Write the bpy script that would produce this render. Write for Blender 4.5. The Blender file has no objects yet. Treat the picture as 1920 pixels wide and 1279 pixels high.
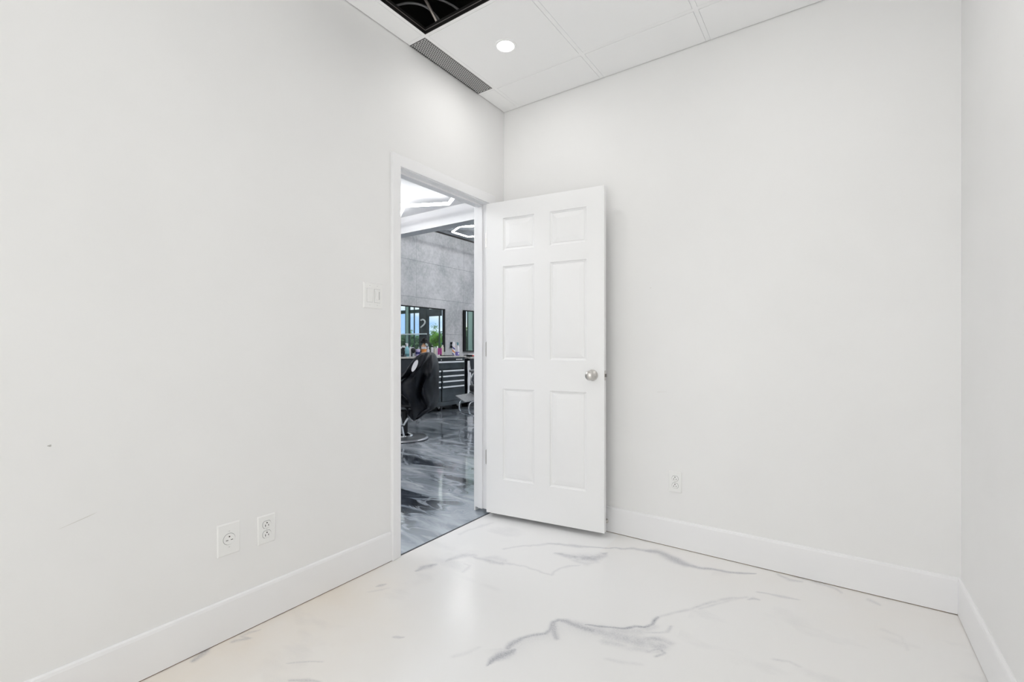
import bpy, bmesh, math, random
import numpy as np
from mathutils import Vector, Matrix
random.seed(7); rng = np.random.RandomState(11)
SC = bpy.context.scene; COL = SC.collection
PI = math.pi; R_ = math.radians

# ------------------------------------------------------------ camera
FPX, CX, CY, H = 878.0, 960.0, 652.0, 1.10          # focal length in pixels, horizon row, eye height
YAW = math.atan2(.57, .8216)
FW = Vector((-math.sin(YAW), math.cos(YAW))); RT = Vector((math.cos(YAW), math.sin(YAW)))
cd = bpy.data.cameras.new('camera'); cam = bpy.data.objects.new('camera', cd); COL.objects.link(cam)
cam.location = (0, 0, H); cam.rotation_euler = (PI/2, 0, YAW)
cd.sensor_width = 36; cd.lens = 36*FPX/1920; cd.shift_y = (CY-639.5)/1920; cd.clip_start = .02
SC.camera = cam
# ------------------------------------------------------------ exposure
vs = SC.view_settings; vs.view_transform = 'Standard'; vs.look = 'None'; vs.gamma = 1; vs.use_curve_mapping = False
vs.exposure = -0.14
SC.cycles.diffuse_bounces = 7; SC.cycles.max_bounces = 12
SC.cycles.sample_clamp_indirect = 6
# ------------------------------------------------------------ world : blue sky with white cloud
SKY = 3.3
W = bpy.data.worlds.new('sky'); SC.world = W; W.use_nodes = True
nt = W.node_tree; nt.nodes.clear()
def N(t, ty, **k):
    n = t.nodes.new(ty)
    for a, b in k.items(): setattr(n, a, b)
    return n
tc = N(nt, 'ShaderNodeTexCoord'); mp = N(nt, 'ShaderNodeMapping'); mp.inputs['Scale'].default_value = (1, 1, 2.6)
no = N(nt, 'ShaderNodeTexNoise'); no.inputs['Scale'].default_value = 3.2; no.inputs['Detail'].default_value = 6
rp = N(nt, 'ShaderNodeValToRGB'); rp.color_ramp.elements[0].position = .42; rp.color_ramp.elements[0].color = (.36, .54, .90, 1)
rp.color_ramp.elements[1].position = .56; rp.color_ramp.elements[1].color = (.95, .97, 1, 1)
sxyz = N(nt, 'ShaderNodeSeparateXYZ'); mr_ = N(nt, 'ShaderNodeMapRange'); mr_.inputs['From Min'].default_value = .1; mr_.inputs['From Max'].default_value = -.2
nt.links.new(tc.outputs['Generated'], sxyz.inputs[0]); nt.links.new(sxyz.outputs['Y'], mr_.inputs['Value'])
mxs = N(nt, 'ShaderNodeMix', data_type='RGBA'); mxs.inputs['B'].default_value = (1.0, .985, .968, 1); nt.links.new(mr_.outputs[0], mxs.inputs['Factor'])   # bright overcast to the south
nt.links.new(rp.outputs[0], mxs.inputs['A'])
bg = N(nt, 'ShaderNodeBackground'); bg.inputs['Strength'].default_value = SKY
wo = N(nt, 'ShaderNodeOutputWorld')
for a, b in ((tc.outputs['Generated'], mp.inputs[0]), (mp.outputs[0], no.inputs['Vector']), (no.outputs['Fac'], rp.inputs[0]), (mxs.outputs['Result'], bg.inputs[0]), (bg.outputs[0], wo.inputs[0])): nt.links.new(a, b)

# light strengths (the lamps themselves are built below, each by its own builder)
DOWN_W = 2.0        # each recessed downlight, watts
HEX_E = 13.0; HALL_FILL_E = 46.0; SHOP_E = 80.0        # LED honeycomb tubes; the hall value feeds only added, unseen ones

# ------------------------------------------------------------ pixel row/column -> point on a known plane
def ray(px):
    k = (px-CX)/FPX
    return FW + RT*k
def onx(px, py, x):
    r = ray(px); d = x/r.x; return Vector((x, d*r.y, H-(py-CY)/FPX*d))
def onz(px, py, z):
    d = FPX*(z-H)/(CY-py); r = ray(px); return Vector((r.x*d, r.y*d, z))
def ony(px, py, y):
    r = ray(px); d = y/r.y; return Vector((d*r.x, y, H-(py-CY)/FPX*d))

# ------------------------------------------------------------ materials
MATS = {}
def mat(name, col, rough=.5, metal=0., noise=0., nscale=6., emis=0., bump=0., bscale=200., spec=.5, coat=0., stretch=(1, 1, 1), col2=None, alpha=None):
    if name in MATS: return MATS[name]
    m = bpy.data.materials.new(name); m.use_nodes = True; t = m.node_tree; b = t.nodes['Principled BSDF']
    b.inputs['Base Color'].default_value = (*col, 1); b.inputs['Roughness'].default_value = rough; b.inputs['Metallic'].default_value = metal
    b.inputs['Specular IOR Level'].default_value = spec; b.inputs['Coat Weight'].default_value = coat
    co = N(t, 'ShaderNodeTexCoord'); ma = N(t, 'ShaderNodeMapping'); ma.inputs['Scale'].default_value = stretch
    t.links.new(co.outputs['Object'], ma.inputs[0])
    if noise or col2:
        n = N(t, 'ShaderNodeTexNoise'); n.inputs['Scale'].default_value = nscale; n.inputs['Detail'].default_value = 5
        t.links.new(ma.outputs[0], n.inputs['Vector'])
        r = N(t, 'ShaderNodeValToRGB'); r.color_ramp.elements[0].position = .35; r.color_ramp.elements[1].position = .65
        c0 = col2 if col2 else [max(0, c*(1-noise)) for c in col]; c1 = col if col2 else [min(1, c*(1+noise*.6)) for c in col]
        r.color_ramp.elements[0].color = (*c0, 1); r.color_ramp.elements[1].color = (*c1, 1)
        t.links.new(n.outputs['Fac'], r.inputs[0]); t.links.new(r.outputs[0], b.inputs['Base Color'])
    if bump:
        n2 = N(t, 'ShaderNodeTexNoise'); n2.inputs['Scale'].default_value = bscale; n2.inputs['Detail'].default_value = 3
        t.links.new(ma.outputs[0], n2.inputs['Vector'])
        bp = N(t, 'ShaderNodeBump'); bp.inputs['Strength'].default_value = bump; bp.inputs['Distance'].default_value = .002
        t.links.new(n2.outputs['Fac'], bp.inputs['Height']); t.links.new(bp.outputs[0], b.inputs['Normal'])
    if emis:
        b.inputs['Emission Color'].default_value = (*col, 1); b.inputs['Emission Strength'].default_value = emis
    MATS[name] = m; return m

WALL = (.862, .86, .857)
mat('wall_paint', WALL, .55, noise=.012, nscale=2.2, bump=.05, bscale=240, spec=.3)
mat('ceiling_tile', (.95, .95, .95), .8, bump=.08, bscale=400, spec=.2)
mat('grid_paint', (.945, .945, .945), .7)
mat('trim_paint', (.89, .89, .90), .38, noise=.008, nscale=3)
mat('door_paint', (.90, .90, .905), .40, noise=.006, nscale=3)
mat('plenum_black', (.006, .005, .004), .9, noise=.5, nscale=3)
mat('grid_dark', (.012, .011, .011), .5)
mat('grid_bead', (.33, .31, .30), .45)
mat('gap_brown', (.24, .17, .12), .9, noise=.4, nscale=30)
mat('nickel', (.62, .60, .575), .30, .95, bump=.1, bscale=500)
mat('steel_dark', (.16, .15, .14), .4, .8)
mat('plastic_white', (.88, .88, .87), .30)
mat('slot_black', (.02, .018, .017), .6)
mat('conduit', (.50, .45, .42), .42, .6)
mat('cable_grey', (.21, .21, .215), .5)
mat('lens', (1, .99, .97), .5, emis=14)
mat('led', (1, 1, 1), .5, emis=HEX_E); mat('led_shop', (1, 1, 1), .5, emis=SHOP_E); mat('led_hall_fill', (1, 1, 1), .5, emis=HALL_FILL_E)
mat('shop_white', (.67, .67, .68), .35, noise=.01)
mat('shop_ceiling_grey', (.42, .44, .47), .7, noise=.35, nscale=5)
mat('duct_grey', (.22, .235, .25), .6)
mat('chest_steel', (.048, .060, .068), .32, .3, noise=.25, nscale=5, coat=.3)
mat('chest_black', (.012, .014, .017), .4)
mat('alu', (.86, .88, .90), .35, .35)
mat('worktop', (.52, .50, .47), .45, noise=.15, nscale=20)
mat('cabinet_black', (.018, .021, .028), .38, coat=.15)
mat('vinyl_black', (.012, .013, .016), .38, bump=.3, bscale=60)
mat('vinyl_grey', (.16, .175, .19), .4)
mat('rim_satin', (.42, .43, .46), .35, .7)
mat('chrome', (.72, .74, .76), .13, 1.0)
mat('tread_plate', (.50, .51, .53), .38, .6, noise=.35, nscale=90)
mat('base_grey', (.13, .14, .155), .3, .4)
mat('cape_black', (.0065, .008, .012), .48, noise=.4, nscale=14, bump=.5, bscale=18, spec=.22)
mat('cape_lining', (.58, .58, .60), .8)
mat('frame_black', (.005, .005, .006), .55, spec=.25)
mat('mullion', (.045, .065, .06), .45)
mat('pillar_dark', (.05, .056, .062), .6, noise=.2)
mat('mirror_glass', (.82, .90, .88), .012, 1.0)
mat('leaf_green', (.17, .40, .05), .7, noise=.7, nscale=2.5)
mat('leaf_dark', (.09, .20, .10), .7, noise=.7, nscale=2)
mat('bark', (.11, .08, .055), .9, noise=.4)
mat('asphalt', (.20, .20, .19), .9, noise=.2)
mat('lawn', (.12, .22, .06), .9, noise=.5, nscale=3)
mat('peach', (.80, .48, .29), .4); mat('orange', (.72, .27, .06), .4); mat('label_white', (.82, .80, .84), .5)
mat('aqua', (.30, .62, .70), .2); mat('lilac', (.60, .52, .78), .4); mat('navy', (.05, .05, .22), .4)
mat('cream', (.78, .76, .66), .45); mat('magenta', (.45, .05, .28), .35); mat('violet', (.22, .18, .50), .4)
mat('teal', (.10, .26, .30), .4); mat('red', (.55, .06, .06), .45); mat('clear_grey', (.45, .50, .54), .25)
mat('stripe_orange', (.70, .25, .08), .4)

def concrete():
    m = bpy.data.materials.new('concrete_panel'); m.use_nodes = True; t = m.node_tree; b = t.nodes['Principled BSDF']
    co = N(t, 'ShaderNodeTexCoord')
    n = N(t, 'ShaderNodeTexNoise'); n.inputs['Scale'].default_value = 1.5; n.inputs['Detail'].default_value = 9; n.inputs['Roughness'].default_value = .68
    n2 = N(t, 'ShaderNodeTexNoise'); n2.inputs['Scale'].default_value = 26; n2.inputs['Detail'].default_value = 4
    mx = N(t, 'ShaderNodeMath', operation='MULTIPLY_ADD'); mx.inputs[1].default_value = .3
    t.links.new(co.outputs['Object'], n.inputs['Vector']); t.links.new(co.outputs['Object'], n2.inputs['Vector'])
    t.links.new(n2.outputs['Fac'], mx.inputs[0]); t.links.new(n.outputs['Fac'], mx.inputs[2])
    r = N(t, 'ShaderNodeValToRGB'); r.color_ramp.elements[0].position = .44; r.color_ramp.elements[1].position = .78
    r.color_ramp.elements[0].color = (.27, .285, .295, 1); r.color_ramp.elements[1].color = (.56, .56, .575, 1)
    t.links.new(mx.outputs[0], r.inputs[0]); t.links.new(r.outputs[0], b.inputs['Base Color'])
    b.inputs['Roughness'].default_value = .75; MATS['concrete'] = m
concrete()
mat('joint_dark', (.22, .23, .24), .9); mat('joint_faint', (.36, .37, .38), .9)

def shop_floor():
    """black and silver swirled metallic epoxy"""
    m = bpy.data.materials.new('swirled_epoxy'); m.use_nodes = True; t = m.node_tree; b = t.nodes['Principled BSDF']; L = t.links.new
    co = N(t, 'ShaderNodeTexCoord'); ma = N(t, 'ShaderNodeMapping'); ma.inputs['Rotation'].default_value = (0, 0, R_(-35)); ma.inputs['Scale'].default_value = (.38, 1.35, 1)
    L(co.outputs['Object'], ma.inputs[0])
    w = N(t, 'ShaderNodeTexNoise'); w.inputs['Scale'].default_value = 1.15; w.inputs['Detail'].default_value = 3
    L(ma.outputs[0], w.inputs['Vector'])
    sc = N(t, 'ShaderNodeVectorMath', operation='SCALE'); sc.inputs['Scale'].default_value = 3.0; L(w.outputs['Color'], sc.inputs[0])
    ad = N(t, 'ShaderNodeVectorMath', operation='ADD'); L(ma.outputs[0], ad.inputs[0]); L(sc.outputs[0], ad.inputs[1])
    n1 = N(t, 'ShaderNodeTexNoise'); n1.inputs['Scale'].default_value = 1.5; n1.inputs['Detail'].default_value = 8; n1.inputs['Roughness'].default_value = .62; n1.inputs['Distortion'].default_value = 1.1
    L(ad.outputs[0], n1.inputs['Vector'])
    r = N(t, 'ShaderNodeValToRGB'); e = r.color_ramp.elements
    e[0].position = .35; e[0].color = (.02, .025, .034, 1); e[1].position = .64; e[1].color = (.72, .76, .82, 1)
    for p, c in ((.425, (.06, .075, .10, 1)), (.475, (.24, .28, .325, 1)), (.56, (.42, .46, .51, 1))):
        q = e.new(p); q.color = c
    L(n1.outputs['Fac'], r.inputs[0])
    # thin bright threads where the pigment was dragged
    n3 = N(t, 'ShaderNodeTexNoise'); n3.inputs['Scale'].default_value = 2.3; n3.inputs['Detail'].default_value = 4; n3.inputs['Distortion'].default_value = .9
    L(ad.outputs[0], n3.inputs['Vector'])
    s = N(t, 'ShaderNodeMath', operation='SUBTRACT'); s.inputs[1].default_value = .5; L(n3.outputs['Fac'], s.inputs[0])
    a = N(t, 'ShaderNodeMath', operation='ABSOLUTE'); L(s.outputs[0], a.inputs[0])
    r2 = N(t, 'ShaderNodeValToRGB'); r2.color_ramp.elements[0].position = .0; r2.color_ramp.elements[0].color = (.8, .8, .8, 1); r2.color_ramp.elements[1].position = .030; r2.color_ramp.elements[1].color = (0, 0, 0, 1)
    L(a.outputs[0], r2.inputs[0])
    mx = N(t, 'ShaderNodeMix', data_type='RGBA'); mx.inputs['B'].default_value = (.55, .60, .66, 1)
    L(r2.outputs[0], mx.inputs['Factor']); L(r.outputs[0], mx.inputs['A'])
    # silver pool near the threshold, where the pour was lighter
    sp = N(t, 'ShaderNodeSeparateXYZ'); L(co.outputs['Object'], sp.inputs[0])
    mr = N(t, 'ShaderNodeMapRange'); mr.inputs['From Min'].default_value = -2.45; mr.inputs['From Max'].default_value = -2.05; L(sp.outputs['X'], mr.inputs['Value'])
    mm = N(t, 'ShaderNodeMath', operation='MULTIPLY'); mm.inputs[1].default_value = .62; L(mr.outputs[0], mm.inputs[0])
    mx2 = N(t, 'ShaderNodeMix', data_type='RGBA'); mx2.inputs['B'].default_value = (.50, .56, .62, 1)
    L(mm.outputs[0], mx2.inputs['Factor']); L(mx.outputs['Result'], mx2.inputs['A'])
    L(mx2.outputs['Result'], b.inputs['Base Color'])
    b.inputs['Metallic'].default_value = .08; b.inputs['Roughness'].default_value = .16; b.inputs['Coat Weight'].default_value = 1.0; b.inputs['Coat Roughness'].default_value = .06
    nb = N(t, 'ShaderNodeTexNoise'); nb.inputs['Scale'].default_value = 3; nb.inputs['Detail'].default_value = 2; L(co.outputs['Object'], nb.inputs['Vector'])
    bp = N(t, 'ShaderNodeBump'); bp.inputs['Strength'].default_value = .25; bp.inputs['Distance'].default_value = .01
    L(nb.outputs['Fac'], bp.inputs['Height']); L(bp.outputs[0], b.inputs['Normal']); L(bp.outputs[0], b.inputs['Coat Normal'])
    MATS['shop_floor'] = m
shop_floor()

def white_floor():
    """white poured epoxy; grey pigment veins come from the 'vein' attribute, cream ageing from 'warm'"""
    m = bpy.data.materials.new('white_marbled_epoxy'); m.use_nodes = True; t = m.node_tree; b = t.nodes['Principled BSDF']; L = t.links.new
    co = N(t, 'ShaderNodeTexCoord')
    at = N(t, 'ShaderNodeAttribute', attribute_name='vein'); aw = N(t, 'ShaderNodeAttribute', attribute_name='warm')
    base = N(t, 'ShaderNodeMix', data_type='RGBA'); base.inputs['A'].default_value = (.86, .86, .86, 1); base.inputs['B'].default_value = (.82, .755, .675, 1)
    n = N(t, 'ShaderNodeTexNoise'); n.inputs['Scale'].default_value = 3.4; n.inputs['Detail'].default_value = 6; L(co.outputs['Object'], n.inputs['Vector'])
    mr = N(t, 'ShaderNodeMapRange'); mr.inputs['From Min'].default_value = .3; mr.inputs['From Max'].default_value = .7; mr.inputs['To Min'].default_value = .55; mr.inputs['To Max'].default_value = 1.1
    L(n.outputs['Fac'], mr.inputs['Value'])
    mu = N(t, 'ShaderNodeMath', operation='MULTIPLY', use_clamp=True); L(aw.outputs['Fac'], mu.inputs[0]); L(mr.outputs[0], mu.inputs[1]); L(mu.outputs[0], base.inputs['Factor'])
    g = N(t, 'ShaderNodeTexNoise'); g.inputs['Scale'].default_value = 160; g.inputs['Detail'].default_value = 3; L(co.outputs['Object'], g.inputs['Vector'])
    mg = N(t, 'ShaderNodeMapRange'); mg.inputs['From Min'].default_value = .3; mg.inputs['From Max'].default_value = .7; mg.inputs['To Min'].default_value = .6; mg.inputs['To Max'].default_value = 1.25
    L(g.outputs['Fac'], mg.inputs['Value'])
    mv = N(t, 'ShaderNodeMath', operation='MULTIPLY', use_clamp=True); L(at.outputs['Fac'], mv.inputs[0]); L(mg.outputs[0], mv.inputs[1])
    mx = N(t, 'ShaderNodeMix', data_type='RGBA'); mx.inputs['B'].default_value = (.225, .24, .30, 1)
    L(mv.outputs[0], mx.inputs['Factor']); L(base.outputs['Result'], mx.inputs['A']); L(mx.outputs['Result'], b.inputs['Base Color'])
    b.inputs['Roughness'].default_value = .23; b.inputs['Specular IOR Level'].default_value = .5
    MATS['white_floor'] = m
white_floor()

def glass(key, tint):
    m = bpy.data.materials.new(key); m.use_nodes = True; t = m.node_tree; t.nodes.clear()
    tr = N(t, 'ShaderNodeBsdfTransparent'); tr.inputs[0].default_value = tint
    gl = N(t, 'ShaderNodeBsdfGlossy'); gl.inputs['Roughness'].default_value = .01
    mx = N(t, 'ShaderNodeMixShader'); o = N(t, 'ShaderNodeOutputMaterial')
    mx.inputs[0].default_value = .07; t.links.new(tr.outputs[0], mx.inputs[1]); t.links.new(gl.outputs[0], mx.inputs[2]); t.links.new(mx.outputs[0], o.inputs[0])
    MATS[key] = m
glass('glass', (.98, .99, .985, 1)); glass('tinted_glass', (.72, .72, .70, 1))

# ------------------------------------------------------------ mesh builder
class MB:
    def __init__(s): s.bm = bmesh.new(); s.mi = 0
    def _mark(s, fs, mi):
        for f in fs: f.material_index = mi
    def box(s, a, b, bev=0., mi=0, M=None, seg=2):
        t = bmesh.new(); bmesh.ops.create_cube(t, size=1)
        c = [(a[i]+b[i])/2 for i in range(3)]; d = [abs(b[i]-a[i]) for i in range(3)]
        for v in t.verts: v.co = Vector((c[0]+v.co.x*d[0], c[1]+v.co.y*d[1], c[2]+v.co.z*d[2]))
        if bev: bmesh.ops.bevel(t, geom=t.edges[:], offset=min(bev, min(d)*.45), segments=seg, profile=.6, affect='EDGES', clamp_overlap=True)
        return s.merge(t, M, mi)
    def merge(s, t, M=None, mi=0):
        if M is not None: t.transform(M)
        mp = {v: s.bm.verts.new(v.co) for v in t.verts}
        for f in t.faces:
            try: q = s.bm.faces.new([mp[v] for v in f.verts]); q.material_index = mi
            except ValueError: pass
        t.free(); return s
    def rings(s, rs, cap=True, mi=0, closed=True):
        vr = [[s.bm.verts.new(p) for p in r] for r in rs]; n = len(rs[0])
        for i in range(len(vr)-1):
            for j in range(n if closed else n-1):
                k = (j+1) % n
                f = s.bm.faces.new((vr[i][j], vr[i][k], vr[i+1][k], vr[i+1][j])); f.material_index = mi(i, j) if callable(mi) else mi
        if cap:
            for r, rev in ((vr[0], True), (vr[-1], False)):
                try: f = s.bm.faces.new(r[::-1] if rev else r); f.material_index = 0 if callable(mi) else mi
                except ValueError: pass
        return s
    def lathe(s, prof, c=(0, 0, 0), n=24, axis='Z', mi=0, cap=True, M=None):
        t = MB(); rs = []
        for r, z in prof:
            rs.append([Vector((r*math.cos(2*PI*j/n), r*math.sin(2*PI*j/n), z)) for j in range(n)])
        t.rings(rs, cap, mi)
        Q = Matrix.Translation(c)
        if axis == 'X': Q = Q @ Matrix.Rotation(PI/2, 4, 'Y')
        if axis == 'Y': Q = Q @ Matrix.Rotation(-PI/2, 4, 'X')
        if M is not None: Q = M @ Q
        t.bm.transform(Q); mis = [f.material_index for f in t.bm.faces]
        mp = {v: s.bm.verts.new(v.co) for v in t.bm.verts}
        for f, q in zip(t.bm.faces, mis):
            g = s.bm.faces.new([mp[v] for v in f.verts]); g.material_index = q
        t.bm.free(); return s
    def tube(s, pts, r, n=10, mi=0, cap=True):
        pts = [Vector(p) for p in pts]; rs = []; up = None
        for i, p in enumerate(pts):
            d = (pts[min(i+1, len(pts)-1)]-pts[max(i-1, 0)]).normalized()
            if up is None: up = d.orthogonal().normalized()
            up = (up - d*up.dot(d)).normalized(); sd = d.cross(up)
            rr = r[i] if isinstance(r, (list, tuple)) else r
            rs.append([p + up*rr*math.cos(2*PI*j/n) + sd*rr*math.sin(2*PI*j/n) for j in range(n)])
        return s.rings(rs, cap, mi)
    def build(s, name, ms, parent=None, loc=(0, 0, 0), rot=(0, 0, 0), smooth=None, **props):
        bmesh.ops.remove_doubles(s.bm, verts=s.bm.verts[:], dist=1e-6)
        bmesh.ops.recalc_face_normals(s.bm, faces=s.bm.faces[:])
        me = bpy.data.meshes.new(name); s.bm.to_mesh(me); s.bm.free()
        for m in ([ms] if isinstance(ms, str) else ms): me.materials.append(MATS[m])
        if smooth:
            me.polygons.foreach_set('use_smooth', [True]*len(me.polygons))
            try: me.set_sharp_from_angle(angle=R_(smooth))
            except Exception: pass
        o = bpy.data.objects.new(name, me); COL.objects.link(o); o.location = loc; o.rotation_euler = rot
        if parent: o.parent = parent
        for k, v in props.items(): o[k] = v
        return o
def thing(name, label, cat, loc=(0, 0, 0), rz=0, group=None):
    o = bpy.data.objects.new(name, None); COL.objects.link(o); o.location = loc; o.rotation_euler = (0, 0, rz); o.empty_display_size = .1
    o['label'] = label; o['category'] = cat
    if group: o['group'] = group
    return o
def tag(o, label, cat, group=None):
    o['label'] = label; o['category'] = cat
    if group: o['group'] = group
    return o
def struct(o): o['kind'] = 'structure'; return o
def curve_pts(ps, n=8):
    """Catmull-Rom through ps"""
    P = [Vector(p) for p in ps]; P = [P[0]*2-P[1]] + P + [P[-1]*2-P[-2]]; out = []
    for i in range(1, len(P)-2):
        for k in range(n):
            t = k/n; a, b, c, d = P[i-1:i+3]
            out.append(.5*((2*b)+(c-a)*t+(2*a-5*b+4*c-d)*t*t+(3*b-a-3*c+d)*t**3))
    out.append(P[-2]); return out

# ============================================================ THE ROOM
LX, BY, RX, RY = -1.895, 2.636, .420, -2.50      # left wall, back wall, right wall, rear wall
CZ = 2.727; WT = 3.20; HX = -2.005               # ceiling, top of walls, shop side of the left wall
JY0, JY1, JZ = 1.694, 2.452, 2.050               # door opening
# walls
m = MB(); m.box((HX, RY-.11, 0), (LX, JY0-.018, WT)); m.box((HX, JY1+.018, .03), (LX, 2.53, WT)); m.box((HX, 2.53, 0), (LX, BY+.11, WT)); m.box((HX, JY0-.018, JZ+.018), (LX, JY1+.018, WT))
struct(m.build('wall_left', 'wall_paint'))
struct(MB().box((LX, BY, 0), (RX+.11, BY+.11, WT)).build('wall_back', 'wall_paint'))
struct(MB().box((RX, RY-.11, 0), (RX+.11, BY, WT)).build('wall_right', 'wall_paint'))
wx0, wx1, wz0, wz1 = -1.87, .02, .16, 2.60       # unseen window added in the rear wall to let in fill daylight
m = MB(); m.box((LX, RY-.11, 0), (wx0, RY, WT)); m.box((wx1, RY-.11, 0), (RX, RY, WT)); m.box((wx0, RY-.11, 0), (wx1, RY, wz0)); m.box((wx0, RY-.11, wz1), (wx1, RY, WT))
struct(m.build('wall_rear', 'wall_paint'))
w = thing('fill_window_1', 'added white framed fill window in the unseen rear wall', 'window', ((wx0+wx1)/2, RY-.055, wz0)); del w['label'], w['category']; w['kind'] = 'structure'
hw = (wx1-wx0)/2; hh = wz1-wz0; m = MB()
for a, b in (((-hw, -.03, 0), (hw, .03, .05)), ((-hw, -.03, hh-.05), (hw, .03, hh)), ((-hw, -.03, .05), (-hw+.05, .03, hh-.05)), ((hw-.05, -.03, .05), (hw, .03, hh-.05)), ((-.025, -.03, .05), (.025, .03, hh-.05))): m.box(a, b, .004)
m.build('fill_window_frame', 'trim_paint', w)
MB().box((-hw+.05, -.003, .05), (hw-.05, .003, hh-.05)).build('window_pane', 'glass', w)

# baseboards, with the dark grimy gap under them
def baseboard(name, a, b, inward):
    """a, b ends on the wall face; inward = unit vector into the room"""
    a = Vector((*a, 0)); b = Vector((*b, 0)); n = Vector((*inward, 0)); m = MB()
    prof = [(0, .0035), (.0125, .0035), (.0125, .140), (.010, .149), (.004, .152), (0, .152)]
    m.rings([[p + n*o + Vector((0, 0, z)) for o, z in prof] for p in (a, b)])
    r = [(0, 0), (.0105, 0), (.0105, .0035), (0, .0035)]
    m.rings([[p + n*o + Vector((0, 0, z)) for o, z in r] for p in (a, b)], mi=1)
    struct(m.build(name, ['trim_paint', 'gap_brown']))
baseboard('baseboard_left', (LX, RY), (LX, JY0-.057), (1, 0))
baseboard('baseboard_back', (LX, BY), (RX, BY), (0, -1))
baseboard('baseboard_right', (RX, RY), (RX, BY-.0125), (-1, 0))
baseboard('baseboard_rear', (LX+.0125, RY), (RX-.0125, RY), (0, 1))

# ceiling: flush 2 x 2 ft tiles with narrow tees; a 5 mm shadow gap runs along the walls
XL = [LX+.005, -1.765, -1.162, -.559, .044, RX-.004]; YL = [RY+.004, -2.471, -1.868, -1.265, -.662, -.059, .544, 1.147, 1.750, 2.352, BY-.005]
hole = (-1.765, 1.147); ventcell = (LX+.005, 1.750)
m = MB()
for i in range(len(XL)-1):
    for j in range(len(YL)-1):
        x0, x1, y0, y1 = XL[i], XL[i+1], YL[j], YL[j+1]
        if (abs(x0-hole[0]) < .01 and abs(y0-hole[1]) < .01) or (i == 0 and abs(y0-1.750) < .01): continue
        gx0 = .0125 if i > 0 else 0; gx1 = .0125 if i < len(XL)-2 else 0; gy0 = .0125 if j > 0 else 0; gy1 = .0125 if j < len(YL)-2 else 0
        if abs(x0+1.765) < .01 and abs(y0-1.750) < .01:          # the tile that holds the downlight: cut a round hole
            cx, cy, r, n = -1.467, 2.054, .052, 32; t = bmesh.new()
            ang = [2*PI*k/n for k in range(n)]
            def sq(a):
                c, s_ = math.cos(a), math.sin(a); k = min(((x1-gx1-cx) if c > 0 else (x0+gx0-cx))/c if abs(c) > 1e-6 else 9, ((y1-gy1-cy) if s_ > 0 else (y0+gy0-cy))/s_ if abs(s_) > 1e-6 else 9)
                return (cx+c*k, cy+s_*k)
            ang = sorted(ang + [math.atan2(sy-cy, sx-cx) % (2*PI) for sx in (x0+gx0, x1-gx1) for sy in (y0+gy0, y1-gy1)])
            inn = [t.verts.new((cx+r*math.cos(a), cy+r*math.sin(a), CZ)) for a in ang]; out = [t.verts.new((*sq(a), CZ)) for a in ang]
            inu = [t.verts.new((cx+r*math.cos(a), cy+r*math.sin(a), CZ+.013)) for a in ang]; K = len(ang)
            for k in range(K):
                l = (k+1) % K; t.faces.new((inn[k], inn[l], out[l], out[k])); t.faces.new((inn[l], inn[k], inu[k], inu[l]))
            outu = [t.verts.new((v_.co.x, v_.co.y, CZ+.013)) for v_ in out]
            for k in range(K): l = (k+1) % K; t.faces.new((out[k], out[l], outu[l], outu[k]))
            m.merge(t); continue
        m.box((x0+gx0, y0+gy0, CZ), (x1-gx1, y1-gy1, CZ+.013), .0006, seg=1)
for k, x in enumerate(XL[1:-1]): m.box((x-.0112, YL[0], CZ+.0006), (x+.0112, YL[-1], CZ+.014), mi=1)
for y in YL[1:-1]: m.box((XL[0], y-.0111, CZ+.0008), (XL[-1], y+.0111, CZ+.0135), mi=1) if abs(y-1.147) > .01 and abs(y-1.75) > .01 else [m.box((XL[0], y-.0111, CZ+.0008), (XL[-1], y+.0111, CZ+.0135), mi=1)]
struct(m.build('ceiling', ['ceiling_tile', 'grid_paint']))
# tee webs seen inside the opening left by the missing tile
hx0, hx1, hy0, hy1 = -1.765+.0125, -1.162-.0125, 1.147+.0125, 1.750-.0125
m = MB()
for a, b in (((hx0-.004, hy0, CZ-.0005), (hx0, hy1, CZ+.016)), ((hx1, hy0, CZ-.0005), (hx1+.004, hy1, CZ+.016)), ((hx0-.004, hy0-.004, CZ-.0005), (hx1+.004, hy0, CZ+.016)), ((hx0-.004, hy1, CZ-.0005), (hx1+.004, hy1+.004, CZ+.016))): m.box(a, b)
for a, b in (((hx0-.005, hy0, CZ+.016), (hx0, hy1, CZ+.0195)), ((hx1, hy0, CZ+.016), (hx1+.005, hy1, CZ+.0195)), ((hx0-.004, hy0-.005, CZ+.016), (hx1+.004, hy0, CZ+.0195)), ((hx0-.004, hy1, CZ+.016), (hx1+.004, hy1+.005, CZ+.0195))): m.box(a, b, mi=1)
for a, b in (((hx0-.006, hy0, CZ+.0195), (hx0, hy1, CZ+.034)), ((hx0-.004, hy1, CZ+.0195), (hx1+.004, hy1+.006, CZ+.034))): m.box(a, b)
struct(m.build('trim_1', ['grid_dark', 'grid_bead']))
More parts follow.
